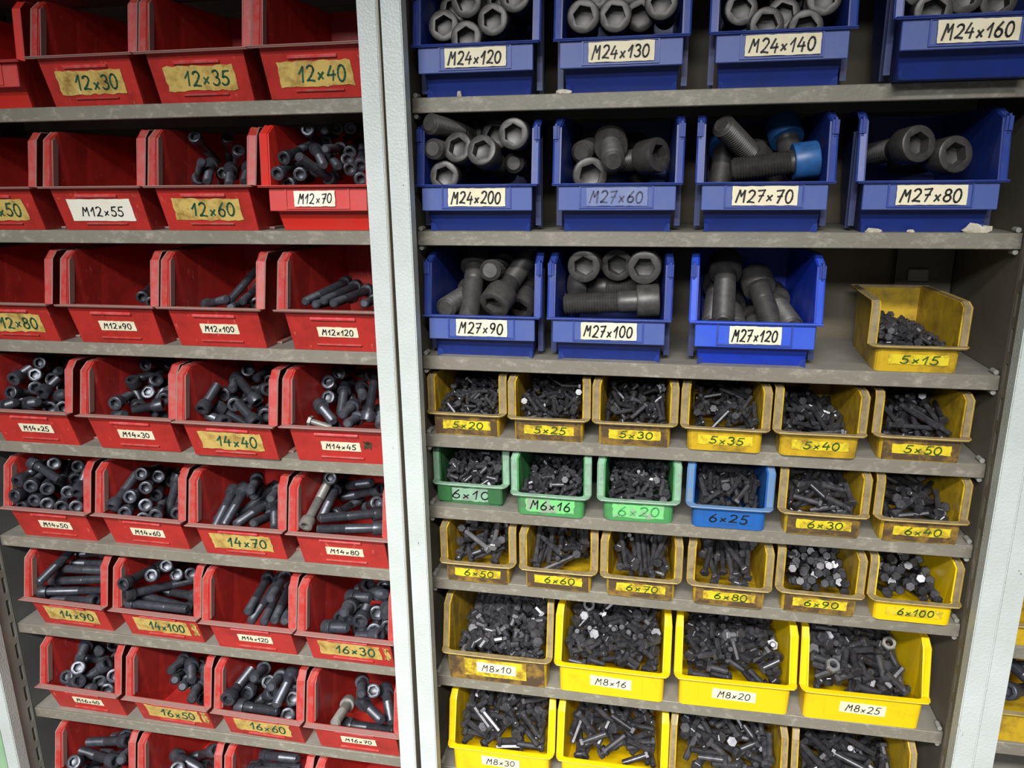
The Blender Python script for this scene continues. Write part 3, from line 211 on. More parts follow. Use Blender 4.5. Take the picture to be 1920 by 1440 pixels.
def cabinet(name, label, x0, x1, zs, st_l, st_r, up_m, side_m, clipL, clipR):
    t = tag(empty(name, ((x0 + x1) / 2, 0, FLOOR)), label, 'cabinet'); inv = Matrix.Translation((-(x0 + x1) / 2, 0, -FLOOR))
    def part(n, mb, m, bev=0):
        me = mb.mesh(n)
        if bev: bevel_mesh(me, bev, 2)
        return link(n, me, m, t)
    for a, b, zt in st_l + st_r:
        mb = MB(); mb.hexa([(a + zt * -0.9, YF, FLOOR), (b + zt * -0.9, YF, FLOOR), (b + zt * -0.9, YF + 0.02, FLOOR), (a + zt * -0.9, YF + 0.02, FLOOR), (a + zt * .9, YF, .42), (b + zt * .9, YF, .42), (b + zt * .9, YF + 0.02, .42), (a + zt * .9, YF + 0.02, .42)])
        part('front_stile', mb, M['stile'], 0.0012)
    for sgn, xi in ((-1, x0), (1, x1)):
        m = up_m[0 if sgn < 0 else 1]
        slat_upright(min(xi, xi + sgn * 0.0085), max(xi, xi + sgn * 0.0085), sgn, 'slotted_upright', m, t)
        part('side_panel', MB().box(min(xi, xi + sgn * 0.002), max(xi, xi + sgn * 0.002), 0.0, YB, FLOOR, 0.42), side_m[0 if sgn < 0 else 1])
        # rear corner post standing off the back panel
        px0, px1 = (xi, xi + 0.078) if sgn < 0 else (xi - 0.078, xi)
        mb = MB(); mb.box(px0 + 0.002, px1 - 0.002, YB - 0.010, YB - 0.008, FLOOR, 0.42); mb.box((px1 - 0.0035) if sgn < 0 else px0 + 0.0015, (px1 - 0.0015) if sgn < 0 else px0 + 0.0035, YB - 0.010, YB, FLOOR, 0.42)
        part('rear_post', mb, M['side'])
    part('back_panel', MB().box(x0, x1, YB, YB + 0.0015, FLOOR, 0.42), M['back'])
    for z in zs: shelf(t, x0 + 0.001, x1 - 0.001, z, clipL, clipR)
    for ch in t.children: ch.matrix_parent_inverse = inv
    return t
zl = [0.3245] + [SZ['L%d' % i] for i in range(1, 9)]; zr = [0.322] + [SZ['R%d' % i] for i in range(1, 9)]
cabinet('shelf_cabinet', 'grey steel shelf cabinet on the left full of red bins', -0.7250, -0.0250, zl, [(-0.7415, -0.7180, 0)], [(-0.0413, -0.0174, -0.0012)], (M['lit_upright_and_clip'], M['upright']), (M['side_cool'], M['side']), False, False)
cabR = cabinet('shelf_cabinet', 'grey steel shelf cabinet on the right with blue and yellow bins', 0.0, 0.70, zr, [(-0.0102, 0.0142, -0.0048)], [(0.6922, 0.7154, 0)], (M['upright'], M['upright']), (M['side'], M['side']), True, True)
tab = link('hook_tab', bevel_mesh(MB().box(0.641, 0.667, YB - 0.0165, YB - 0.0105, -0.078, -0.062).mesh('hook_tab'), 0.001), M['lit_upright_and_clip'], cabR); tab.matrix_parent_inverse = Matrix.Translation((-0.35, 0, -FLOOR))
cabinet('shelf_cabinet', 'next steel shelf cabinet at the right edge beyond the white post', 0.7305, 1.12, [0.16, -0.10, -0.36, -0.512, -0.6545, -0.80], [(0.7156, 0.7389, 0)], [], (M['upright'], M['upright']), (M['side'], M['side']), False, False)
cabinet('shelf_cabinet', 'neighbouring cabinet with a pale green front at the lower left corner', -1.15, -0.7585, [0.0, -0.4], [], [], (M['upright'], M['stile_green']), (M['side'], M['side']), False, False)
gs = link('front_stile', bevel_mesh(MB().box(-0.768, -0.7440, YF, YF + 0.02, FLOOR, 0.42).mesh('green_stile'), 0.0022), M['stile_green'], [o for o in COL.objects if o.get('label', '').startswith('neighbouring')][0])
gs.matrix_parent_inverse = Matrix.Translation(((1.15 + 0.7585) / 2, 0, -FLOOR))

# ------------------------------------------------------------------ open-front bins
# W body width, D depth, tp taper per side, zt rim height, (y1,z1) (y2,zt) front slope, zl lip height, yl front top y, f side flange, fy front flange, rc corner radius
BT = {
 'R':  dict(W=.134, D=.172, tp=.012, zt=.130, y1=-.004, z1=.120, y2=.008, zl=.058, yl=-.020, f=.0105, fy=.010, rc=0.0, yb=0.0),
 'N':  dict(W=.134, D=.172, tp=.012, zt=.132, y1=-.002, z1=.122, y2=.010, zl=.057, yl=-.010, f=.0105, fy=.010, rc=0.0, yb=0.012),
 'B':  dict(W=.139, D=.168, tp=.008, zt=.134, y1=.004, z1=.122, y2=.030, zl=.056, yl=-.008, f=.0070, fy=.008, rc=0.0, yb=0.012),
 'Y':  dict(W=.092, D=.148, tp=.006, zt=.082, y1=.006, z1=.077, y2=.014, zl=.0315, yl=-.003, f=.0080, fy=.008, rc=.008, yb=0.0),
 'YL': dict(W=.1475, D=.170, tp=.008, zt=.122, y1=.016, z1=.112, y2=.026, zl=.0495, yl=-.006, f=.0068, fy=.008, rc=.007, yb=0.0),
}
BT['G'] = BT['Y']
def outline(t):
    """half outline right side, from back to front centre: list of (bottom xy, top xyz, plan normal)."""
    b = BT[t]; hw, D, tp, rc = b['W'] / 2, b['D'], b['tp'], b['rc']
    X = lambda y: hw - tp * max(0, y) / D
    P = [((X(D) - .002, D - .005), (X(D), D, b['zt']), (1, 0)),
         ((X(.06) - .001, .06), (X(.06), .06, b['zt']), (1, 0)),
         ((X(.03), .034), (X(.03), b['y2'], b['zt']), (1, 0)),
         ((X(.02), .024 + rc), (hw, b['y1'], b['z1']), (1, 0)),
         ((X(.01), .004 + rc + b['yb']), (hw, b['yl'] + rc + .002, b['zl']), (1, 0))]
    if rc:
        for a in (20, 45, 70):
            c, s = math.cos(math.radians(a)), math.sin(math.radians(a))
            P.append(((hw - rc + rc * c - .0005, b['yb'] + rc - rc * s), (hw - rc + rc * c, b['yl'] + rc - rc * s, b['zl']), (1 if a < 60 else .7, -s)))
        P.append(((hw - rc, b['yb']), (hw - rc, b['yl'], b['zl']), (0, -1)))
    else:
        P.append(((hw - .0012, b['yb']), (hw, b['yl'], b['zl']), (1, -1)))
    if t in 'NB': P = [((p[0][0] - .0055, p[0][1]), p[1], p[2]) for p in P]
    L = [((-p[0][0], p[0][1]), (-p[1][0], p[1][1], p[1][2]), (-p[2][0], p[2][1])) for p in P]
    return P + L[::-1]
def bin_body(t):
    O = outline(t); n = len(O); th = .0019; mb = MB()
    outer_b = [(o[0][0], o[0][1], 0) for o in O]; outer_t = [o[1] for o in O]
    def inw(p, nm): return (p[0] - math.copysign(th, nm[0]) * (abs(nm[0]) > .01), p[1] - nm[1] * th * (1 if nm[1] else 0), p[2])
    inner_b = []; inner_t = []
    for i, o in enumerate(O):
        nm = o[2]
        bb = inw(outer_b[i], nm); tt = inw(outer_t[i], nm)
        if i in (0, n - 1): bb = (bb[0], bb[1] - th, th); tt = (tt[0], tt[1] - th, tt[2])
        inner_b.append((bb[0], bb[1], th)); inner_t.append(tt)
    V = outer_b + outer_t + inner_b + inner_t; F = []
    for i in range(n):
        j = (i + 1) % n
        F += [(i, n + i, n + j, j), (2 * n + i, 2 * n + j, 3 * n + j, 3 * n + i), (n + i, 3 * n + i, 3 * n + j, n + j)]
    F.append(tuple(range(n))); F.append(tuple(range(2 * n, 3 * n))[::-1])
    mb.add(V, F); return recalc(mb.mesh('bin_body_' + t))
def bin_rim(t, what):
    """flange round the opening: 'side' runs, front 'lip', or the raised outer 'bead'."""
    O = outline(t); B_ = BT[t]; n = len(O); mb = MB()
    def off(o, k):
        nx = (1 if o[2][0] > .01 else -1 if o[2][0] < -.01 else 0) * min(1, abs(o[2][0]) * 1.4)
        return Vector((o[1][0] + nx * B_['f'] * k, o[1][1] + o[2][1] * B_['fy'] * k, o[1][2]))
    def nrm(i):
        p = O[max(0, i - 1)][1]; q = O[min(n - 1, i + 1)][1]; d = Vector(q) - Vector(p)
        if abs(O[i][2][1]) > .5: return Vector((0, -.5, .86)).normalized()
        v = Vector((0, -abs(d.z), abs(d.y))); return v.normalized() if v.length > 1e-6 else Vector((0, 0, 1))
    m = [nrm(i) for i in range(n)]
    if what in ('side', 'lip'):
        A = [off(O[i], 0) + m[i] * .0014 for i in range(n)]; Bq = [off(O[i], 1) + m[i] * .0002 for i in range(n)]
        Ad = [A[i] - m[i] * .002 for i in range(n)]; Bd = [Bq[i] - m[i] * .002 for i in range(n)]
        V = A + Bq + Ad + Bd; F = []; c = n - 5
        for i in range(n - 1):
            j = i + 1
            if (4 <= i < c) != (what == 'lip'): continue
            F += [(i, j, n + j, n + i), (2 * n + i, 3 * n + i, 3 * n + j, 2 * n + j), (i, 2 * n + i, 2 * n + j, j), (n + i, n + j, 3 * n + j, 3 * n + i)]
        used = sorted({v for f in F for v in f}); ix = {v: k for k, v in enumerate(used)}
        mb.add([V[v] for v in used], [tuple(ix[v] for v in f) for f in F])
        if what == 'side':
            p, q = off(O[0], 1), off(O[-1], 1); mb.box(q.x, p.x, p.y - .0025, p.y + .004, p.z - .0015, p.z + .0016)
    else:
        r = .0010; ring = [(r, 0), (0, r), (-r, 0), (0, -r)]; V = []; F = []
        for i, o in enumerate(O):
            p = off(o, 1); sd = Vector((1 if o[2][0] > 0 else -1, 0, 0)) if abs(o[2][1]) < .9 else Vector((0, -1, .0))
            for u, v in ring: V.append(p + sd * u + m[i] * (v + .0004))
        for i in range(n - 1):
            for k in range(4): F.append((4 * i + k, 4 * i + (k + 1) % 4, 4 * i + 4 + (k + 1) % 4, 4 * i + 4 + k))
        F += [(0, 1, 2, 3), tuple(4 * (n - 1) + k for k in range(4))]
        mb.add(V, F)
    return recalc(mb.mesh('bin_rim_%s_%s' % (t, what)))
def inner_band(t, sgn):
    """dusty raised strip on the inside of one side wall, along its sloping front edge."""
    B_ = BT[t]; hw = B_['W'] / 2 - .0019; wd = .0095
    P = [(B_['yl'] + .004, B_['zl'] + .0005), (B_['y1'], B_['z1'] - .001), (B_['y2'], B_['zt'] - .001), (.05, B_['zt'] - .001)]
    Q = [(P[0][0] + wd, P[0][1]), (P[1][0] + wd, P[1][1] - .004), (P[2][0] + wd * .8, P[2][1] - .010), (.05, P[3][1] - .009)]
    x0, x1 = sgn * (hw + .0004), sgn * (hw - .0012); n = 4
    V = [(x0, *p) for p in P] + [(x0, *q) for q in Q] + [(x1, *p) for p in P] + [(x1, *q) for q in Q]; F = []
    for i in range(n - 1): F += [(2 * n + i, 2 * n + i + 1, 3 * n + i + 1, 3 * n + i), (i, i + 1, 2 * n + i + 1, 2 * n + i), (n + i, n + i + 1, 3 * n + i + 1, 3 * n + i)]
    F += [(0, 4, 12, 8), (3, 7, 15, 11)]
    return recalc(MB().add(V, F).mesh('inner_band'))
CACHE = {}
def cached(key, fn):
    if key not in CACHE: CACHE[key] = fn()
    return CACHE[key]
def panel(t):
    """local frame on the front panel: origin, v direction, outward normal, slant height."""
    b = BT[t]
    if t in 'NB':
        o = Vector((0, -.0125, .0255)); v = Vector((0, .0012, .030)); 
    else:
        o = Vector((0, b['yb'], 0)); v = Vector((0, b['yl'] - b['yb'], b['zl']))
    H = v.length; v.normalize(); nn = Vector((0, -v.z, v.y)); return o, v, nn, H
def P3(fr, u, v, h): return tuple(fr[0] + Vector((u, 0, 0)) + fr[1] * v + fr[2] * h)
def slab(fr, u0, u1, v0, v1, h0, h1):
    q = [(u0, v0), (u1, v0), (u1, v1), (u0, v1)]
    return MB().hexa([P3(fr, u, v, h0) for u, v in q] + [P3(fr, u, v, h1) for u, v in q])

# ---- hand lettering: stroke glyphs on a unit box
def arc(cx, cy, rx, ry, a0, a1, n=10): return [(cx + rx * math.cos(math.radians(a0 + (a1 - a0) * i / n)), cy + ry * math.sin(math.radians(a0 + (a1 - a0) * i / n))) for i in range(n + 1)]
GL = {
 '0': (.62, [arc(.3, .5, .26, .5, 100, 470, 14)]), '1': (.46, [[(.02, .55), (.32, 1), (.26, 0)]]),
 '2': (.6, [arc(.27, .74, .24, .26, 160, -20, 8) + [(.3, .32), (.02, .03), (.2, .06), (.56, 0)]]),
 '3': (.56, [arc(.24, .76, .22, .24, 150, -80, 8) + arc(.25, .27, .26, .27, 80, -150, 9)]),
 '4': (.62, [[(.3, 1), (.03, .36), (.58, .40)], [(.46, .66), (.40, 0)]]),
 '5': (.6, [[(.58, 1), (.2, .97), (.12, .56)] + arc(.25, .3, .27, .3, 110, -150, 9)]),
 '6': (.58, [[(.44, 1), (.16, .62)] + arc(.28, .27, .24, .27, 150, 510, 12)]),
 '7': (.6, [[(.04, .94), (.56, 1), (.22, 0)], [(.16, .5), (.5, .54)]]),
 '8': (.56, [arc(.28, .76, .2, .23, 270, -90, 12) + arc(.28, .26, .25, .27, 90, 450, 12)]),
 '9': (.58, [arc(.26, .7, .22, .28, 20, 380, 12) + [(.46, .4), (.2, 0)]]),
 'x': (.66, [[(.16, .50), (.47, .10)], [(.50, .53), (.14, .06)]]), 'M': (.78, [[(.0, 0), (.2, 1), (.36, .5), (.6, .98), (.62, 0)]]), ' ': (.25, [])}
def lettering(fr, text, u0, vc, h, wid, hh, seed, stroke=.1, slant=.12, rise=0.0):
    """text starting at u0, vertically centred on vc, squeezed to width wid, ink at height hh over the panel."""
    r = random.Random(seed); tot = sum(GL[c][0] for c in text) + .12 * (len(text) - 1); sx = wid / tot; x = 0; mb = MB(); st = h * (stroke + .025)
    for c in text:
        adv, strokes = GL[c]; k = r.uniform(.92, 1.08); dy = r.uniform(-.05, .05); dx = r.uniform(-.02, .02)
        for pl in strokes:
            pts = [Vector((u0 + (x + dx + p[0]) * sx + slant * h * (p[1] - .5), vc + h * ((p[1] - .5) * k + dy) + rise * (x / tot))) for p in pl]
            ws = [st * .5 * r.uniform(.8, 1.15) for _ in pts]
            for i in range(len(pts) - 1):
                p, q = pts[i], pts[i + 1]; d = (q - p)
                if d.length < 1e-7: continue
                d.normalize(); nn = Vector((-d.y, d.x)); p = p - d * st * .3; q = q + d * st * .3
                c4 = [p - nn * ws[i], q - nn * ws[i + 1], q + nn * ws[i + 1], p + nn * ws[i]]
                mb.hexa([P3(fr, v.x, v.y, hh - .0003) for v in c4] + [P3(fr, v.x, v.y, hh) for v in c4])
        x += adv + .12
    return mb.mesh('handwriting')
def ragged(fr, uc, vc, w, h, hh, seed, jag, skew=0.0):
    r = random.Random(seed); pts = []; nx, ny = 14, 5
    for i in range(nx): pts.append((-w / 2 + w * i / nx, -h / 2))
    for i in range(ny): pts.append((w / 2, -h / 2 + h * i / ny))
    for i in range(nx): pts.append((w / 2 - w * i / nx, h / 2))
    for i in range(ny): pts.append((-w / 2, h / 2 - h * i / ny))
    pts = [(uc + x + r.uniform(-jag, jag), vc + y + r.uniform(-jag, jag) + skew * x) for x, y in pts]; n = len(pts)
    # close with a fan to a centre so that it shades flat
    V = [P3(fr, u, v, hh) for u, v in pts] + [P3(fr, u, v, hh - .0005) for u, v in pts] + [P3(fr, uc, vc, hh)]
    return MB().add(V, [(i, (i + 1) % n, 2 * n) for i in range(n)] + [(n + i, n + (i + 1) % n, (i + 1) % n, i) for i in range(n)]).mesh('label')

BIN = {}   # name -> (empty, world matrix, type)
def make_bin(key, text, lab, label_kw, mats, group, lw=None):
    row, t, x, y, yaw = DATA['B'][key]; z = SZ[row] if row in SZ else DATA['Z'][row]
    e = tag(empty('storage_bin', (x, y, z + .0003), yaw), lab, 'bin', group)
    BIN[key] = (x, y, z + .0003, yaw, t)
    body, rim, lip, edge, band_m = mats; b = BT[t]; seed = key
    link('bin_body', cached('b' + t, lambda: bin_body(t)), body, e)
    link('rim', cached('r' + t, lambda: bin_rim(t, 'side')), rim, e)
    link('front_lip', cached('l' + t, lambda: bin_rim(t, 'lip')), lip, e)
    link('rim_bead', cached('i' + t, lambda: bin_rim(t, 'bead')), edge, e)
    if band_m:
        for sg in (-1, 1): link('inner_band', cached('ib%s%d' % (t, sg), lambda: inner_band(t, sg)), band_m, e)
    fr = panel(t); H = fr[3]
    if t == 'R':
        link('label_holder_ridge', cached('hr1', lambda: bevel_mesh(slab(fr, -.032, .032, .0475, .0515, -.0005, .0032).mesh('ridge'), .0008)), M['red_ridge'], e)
        link('label_holder_ridge', cached('hr2', lambda: bevel_mesh(slab(fr, -.030, .034, .0085, .0110, -.0005, .0026).mesh('ridge'), .0006)), M['red_rim'], e)
        def flange():
            mb = MB()
            for s in (-1, 1):
                hw = b['W'] / 2; a, c = sorted((s * (hw - .0015), s * (hw + .006))); mb.box(a, c, .03, b['D'] - .03, .0005, .003)
            return mb.mesh('base_runner')
        link('base_runner', cached('run', flange), edge, e)
    if t in 'NB':
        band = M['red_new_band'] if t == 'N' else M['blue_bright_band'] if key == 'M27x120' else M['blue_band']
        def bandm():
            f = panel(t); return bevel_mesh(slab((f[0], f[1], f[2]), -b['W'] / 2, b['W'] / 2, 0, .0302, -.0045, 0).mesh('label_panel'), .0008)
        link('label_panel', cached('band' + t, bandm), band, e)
        def frame():
            f = panel(t); mb = MB()
            for u0, u1, v0, v1 in ((-.044, .044, .0025, .0045), (-.044, .044, .0275, .0290), (-.044, -.0420, .0045, .0275), (.0420, .044, .0045, .0275)):
                s = slab(f, u0, u1, v0, v1, -.0003, .0016); mb.add(s.v, s.f)
            return mb.mesh('label_frame')
        link('label_frame', cached('frame' + t, frame), band if t == 'N' else M['blue_edge'], e)
        if t == 'B':
            for s in (-1, 1):
                def foot(s=s):
                    x0 = s * (b['W'] / 2 - .0055); x1 = s * (b['W'] / 2 - .0125)
                    return recalc(MB().add([(x0, .012, 0), (x1, .012, 0), (x0, .003, 0), (x0, .012, .010), (x1, .012, .006), (x0, .005, .010)], [(0, 1, 2), (3, 5, 4), (0, 3, 4, 1), (1, 4, 5, 2), (0, 2, 5, 3)]).mesh('foot'))
                link('foot', cached('foot%d' % s, foot), M['blue_edge'], e)
                def rib(s=s):
                    hw = b['W'] / 2; a, c = sorted((s * (hw - .0006), s * (hw + .0062))); mb = MB(); mb.box(a, c, .020, .0225, .006, .112)
                    a, c = sorted((s * (hw - .0006), s * (hw + .0050))); mb.box(a, c, .040, .0425, .002, .112); return mb.mesh('side_rib')
                link('side_rib', cached('rib%d' % s, rib), M['blue_rib'], e)
                def tabm(s=s):
                    hw = b['W'] / 2; a, c = sorted((s * (hw + .0005), s * (hw + .0078))); return bevel_mesh(MB().box(a, c, -.003, .012, .106, .126).mesh('stacking_tab'), .0025, 2)
                link('stacking_tab', cached('tab%d' % s, tabm), M['blue_edge'], e)
    if t == 'G' and key == '6x10':
        for s in (-1, 1):
            a, c = sorted((s * .026, s * .0465)); sl = slab(fr, a, c, .004, .0305, -.001, .004); link('corner_block', bevel_mesh(sl.mesh('corner_block'), .0015, 2), body, e)
    if mats is YEL:
        link('grimy_front_face', cached('gf' + t, lambda: slab(panel(t), -b['W'] / 2 + .0035, b['W'] / 2 - .0035, .0010, H - .0008, -.0006, .0007).mesh('grimy_front_face')), M['yel_grime'], e)
    # ---- labels
    kind = label_kw
    if kind == 'old':
        lo = link('label', ragged(fr, 0.0, .0295, .097, .030, .0009, seed, .0012), M['paper_old'], e)
        ink, hgt, u0, wid, vc, st, pap = 'ink_green', .0175, -.022, .062, .0295, .11, .0012
    elif kind == 'bigwhite':
        lo = link('label', ragged(fr, 0.0, .029, .097, .031, .0009, seed, .0004), M['paper_white'], e); ink, hgt, u0, wid, vc, st = 'ink_black', .013, -.030, .064, .027, .10
    elif kind == 'white':
        lo = link('label', ragged(fr, .003, .0290, .057, .0150, .0009, seed, .0003, .0), M['paper_cream'], e); ink, hgt, u0, wid, vc, st = 'ink_black', .0085, -.019, .044, .0290, .12
    elif kind == 'blue':
        lw = lw or .072; lo = link('label', ragged(fr, .001, .0160, lw, .0215, .0026, seed, .0003, .0), M['paper_gone'] if key == 'M27x60' else M['paper_cream'], e)
        ink, hgt, u0, wid, vc, st = ('ink_grey' if key == 'M27x60' else 'ink_black'), .0135, -lw * .42, lw * .86, .0155, .125
    elif kind == 'new':
        lo = link('label', ragged(fr, -.003, .0155, .056, .0195, .0026, seed, .0004), M['paper_white'], e); ink, hgt, u0, wid, vc, st = 'ink_black', .0115, -.025, .046, .0155, .10
    elif kind == 'sticker':
        lo = link('label', ragged(fr, .001, .0155, .066, .0125, .0012, seed, .0006), M['yel_label'], e); ink, hgt, u0, wid, vc, st = 'ink_olive', .0095, -.018, .042, .0155, .15
    elif kind == 'm8':
        if key != 'M8x30': link('label_field', ragged(fr, -.002, .0245, .092, .030, .0011, seed + 'f', .0003), M['yel_label'] if key == 'M8x10' else M['yel_clean'], e)
        lo = link('label', ragged(fr, .000, .0255, .058, .0175, .0016, seed, .0003, -.03), M['paper_cream'], e); ink, hgt, u0, wid, vc, st = 'ink_black', .0105, -.021, .043, .0255, .09
    elif kind == 'green':
        lo = link('label', ragged(fr, .0, .0155, .066, .0200, .0008, seed, .0012), M['green_label'] if key != '6x10' else M['green_edge'], e)
        ink, hgt, u0, wid, vc, st = ('ink_pale' if key == '6x20' else 'ink_black'), .0125, -.026, .054, .0155, .12
    elif kind == 'lblue':
        lo = link('label', ragged(fr, .0, .0150, .062, .0165, .0008, seed, .0003), M['lblue'], e); ink, hgt, u0, wid, vc, st = 'ink_black', .0115, -.024, .048, .0150, .13
    else: return e
    if key in ('14x100', '16x30', '16x50'):
        link('paper_residue', ragged(fr,   .0580, .030, .008, .026, .0007, seed + 'r', .0022), M['paper_old'], e)
    if key == 'M14x45':
        link('dark_stain', ragged(fr, .043, .033, .011, .011, .0007, seed + 's', .0022), M['yel_grime'], e)
    hh = {'blue': .0031, 'new': .0031, 'm8': .0021, 'sticker': .0017}.get(kind, .0014)
    link('handwriting', lettering(fr, text, u0, vc, hgt, wid, hh, seed, st), M[ink], lo)
    return e
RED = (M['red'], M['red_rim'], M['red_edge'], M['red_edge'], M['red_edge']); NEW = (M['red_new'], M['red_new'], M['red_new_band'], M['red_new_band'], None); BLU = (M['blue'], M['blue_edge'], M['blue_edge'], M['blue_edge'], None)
YEL = (M['yel'], M['yel_edge'], M['yel_edge'], M['yel_bead'], None); YC = (M['yel_clean'], M['yel_clean'], M['yel_clean'], M['yel_bright_edge'], M['yel_bright_edge']); YM = (M['yel'], M['yel_edge'], M['yel_edge'], M['yel_bead'], None)
YS = (M['yel_clean'], M['yel_edge'], M['yel_edge'], M['yel_bead'], None)
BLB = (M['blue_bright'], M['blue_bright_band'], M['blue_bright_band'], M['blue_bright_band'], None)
GRN = (M['green'], M['green_edge'], M['green_edge'], M['green_edge'], None); GRD = (M['green_dark'], M['green_edge'], M['green_edge'], M['green_edge'], None); LBL = (M['lblue'], M['lblue_edge'], M['lblue_edge'], M['lblue_edge'], None)
WHERE = {}  # how a screw's label names its bin
for key, (row, t, x, y, yaw) in DATA['B'].items():
    if row[0] == 'L':
        if key.startswith('_b'):
            nth = ['leftmost', 'second', 'third', 'fourth'][int(key[2]) - 1]; WHERE[key] = nth + ' red bin of the bottom row'
            make_bin(key, '', 'worn red bin cut off by the lower frame edge, %s of its row' % nth, None, RED, 'red bins in the left cabinet')
        elif key == '_a':
            make_bin(key, '', 'bright red bin with lit front band at the upper left corner', None, NEW, 'red bins in the left cabinet')
        else:
            WHERE[key] = 'red bin marked ' + key
            k = 'new' if t == 'N' else 'bigwhite' if key == 'M12x55' else 'white' if key[0] == 'M' else 'old'
            d = {'new': 'bright red bin with a wide lit band and white label reading ', 'bigwhite': 'old red bin with a large white label reading ', 'white': 'worn red open-front bin with a small cream label reading ', 'old': 'worn red open-front bin with a torn yellowed label reading '}[k]
            make_bin(key, key, d + key, k, NEW if t == 'N' else RED, 'red bins in the left cabinet')
    elif t == 'B':
        WHERE[key] = 'blue bin marked ' + key
        lws = {'M24x120': .074, 'M24x130': .074, 'M24x140': .079, 'M24x160': .075, 'M27x90': .067, 'M27x100': .069, 'M27x120': .060}
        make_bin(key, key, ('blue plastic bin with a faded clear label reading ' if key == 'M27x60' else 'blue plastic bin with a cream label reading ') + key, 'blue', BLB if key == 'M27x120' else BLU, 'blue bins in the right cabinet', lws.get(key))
    elif t == 'YL':
        if key.startswith('_y'):
            nth = ['second', 'third', 'rightmost'][int(key[2]) - 2]; WHERE[key] = nth + ' yellow bin of the bottom row'
            make_bin(key, '', 'yellow bin cut off by the lower frame edge, %s of its row' % nth, None, YC if key == '_y2' else YM, 'large yellow bins in the right cabinet')
        else:
            WHERE[key] = 'yellow bin marked ' + key
            make_bin(key, key, ('grimy brown-stained yellow bin with a cream label reading ' if key == 'M8x10' else 'bright yellow bin with a cream label reading ') + key, 'm8', YEL if key == 'M8x10' else YC, 'large yellow bins in the right cabinet')
    elif t == 'G':
        c = 'blue' if key == '6x25' else 'green'; WHERE[key] = 'small %s bin marked %s' % (c, key)
        make_bin(key, key, 'small mid blue bin hand-marked 6x25' if c == 'blue' else 'small %s bin hand-marked %s' % ('dark green' if key == '6x10' else 'pale green', key), 'lblue' if c == 'blue' else 'green', LBL if c == 'blue' else GRD if key == '6x10' else GRN, 'small bins in the right cabinet')
    else:
        WHERE[key] = 'small yellow bin marked ' + key
        make_bin(key, key, 'small %s yellow bin with a yellow sticker marked %s' % ('clean' if key == '6x100' else 'stained' if key in ('5x35', '5x40') else 'grimy', key), 'sticker', YS if key == '6x100' else YM if key in ('5x35', '5x40', '5x15') else YEL, 'small bins in the right cabinet')

# ------------------------------------------------------------------ screws
def ringmesh(rows, n, cap0=True, cap1=True):
    V = []; F = []
    for r, z in rows: V += [(r * math.cos(2 * math.pi * i / n), r * math.sin(2 * math.pi * i / n), z) for i in range(n)]
    for k in range(len(rows) - 1):
        for i in range(n): F.append((k * n + i, k * n + (i + 1) % n, (k + 1) * n + (i + 1) % n, (k + 1) * n + i))
    if cap0: F.append(tuple(range(n))[::-1])
    if cap1: F.append(tuple(range((len(rows) - 1) * n, len(rows) * n)))
    return V, F
def cap_head(d):
    """socket head: z from 0 (drive face) to d, hexagon recess in the face."""
    R0 = .75 * d; n = 24; mb = MB()
    V, F = ringmesh([(R0 * .90, 0), (R0 * .97, d * .03), (R0, d * .10), (R0, d * .93), (R0 * .96, d)], n, False, True); mb.add(V, F)
    hx = .48 * d; V = [(R0 * .90 * math.cos(2 * math.pi * i / n), R0 * .90 * math.sin(2 * math.pi * i / n), 0) for i in range(n)]
    V += [(hx * math.cos(math.pi / 3 * k), hx * math.sin(math.pi / 3 * k), d * .02) for k in range(6)] + [(hx * math.cos(math.pi / 3 * k), hx * math.sin(math.pi / 3 * k), d * .55) for k in range(6)] + [(0, 0, d * .68)]
    F = []
    for k in range(6):
        a, b = n + k, n + (k + 1) % 6
        for j in range(4): F.append((4 * k + j, a if j < 2 else b, (4 * k + j + 1) % n)) if j != 1 else F.append((4 * k + j, a, b, (4 * k + j + 1) % n))
        F.append((a, b, b + 6, a + 6)); F.append((a + 6, b + 6, n + 12))
    # quads at j==1 already join a-b; use triangles elsewhere
    mb.add(V, F); me = mb.mesh('cap_head'); bm = bmesh.new(); bm.from_mesh(me); bmesh.ops.remove_doubles(bm, verts=bm.verts, dist=1e-6); bmesh.ops.recalc_face_normals(bm, faces=bm.faces); bm.to_mesh(me); bm.free(); return me
def cap_shank(d, L):
    r = d / 2; p = .125 * d; th = min(L - d - .004, 2 * d + .012) if L - d > 1.6 * d else L - d - .002
    rows = [(r * .985, d * .9), (r * .985, L - th - p)]; z = L - th
    if L - d <= 1.6 * d: rows = [(r * .9, d * .9), (r * .9, d + .001)]; z = d + .001
    while z < L - p * 1.4: rows += [(r * .87, z), (r * 1.0, z + p * .5)]; z += p
    rows += [(r * .86, z), (r * .84, L - d * .09), (r * .66, L)]
    V, F = ringmesh(rows, 18, True, True); return recalc(MB().add(V, F).mesh('cap_shank'))
def hex_bolt_mesh(d, L, n=12, tip=True):
    k = .62 * d; a = .92 * d; mb = MB()
    def hexr(r, z): return [(r * math.cos(math.pi / 3 * i), r * math.sin(math.pi / 3 * i), z) for i in range(6)]
    V = hexr(a * .86, 0) + hexr(a, k * .18) + hexr(a, k); F = [(5, 4, 3, 2, 1, 0), (12, 13, 14, 15, 16, 17)]
    for q in (0, 6):
        for i in range(6): F.append((q + i, q + (i + 1) % 6, q + 6 + (i + 1) % 6, q + 6 + i))
    mb.add(V, F); V, F = ringmesh([(d / 2, k), (d / 2, L - d * .1), (d * .38, L)], n); mb.add(V, F); return mb
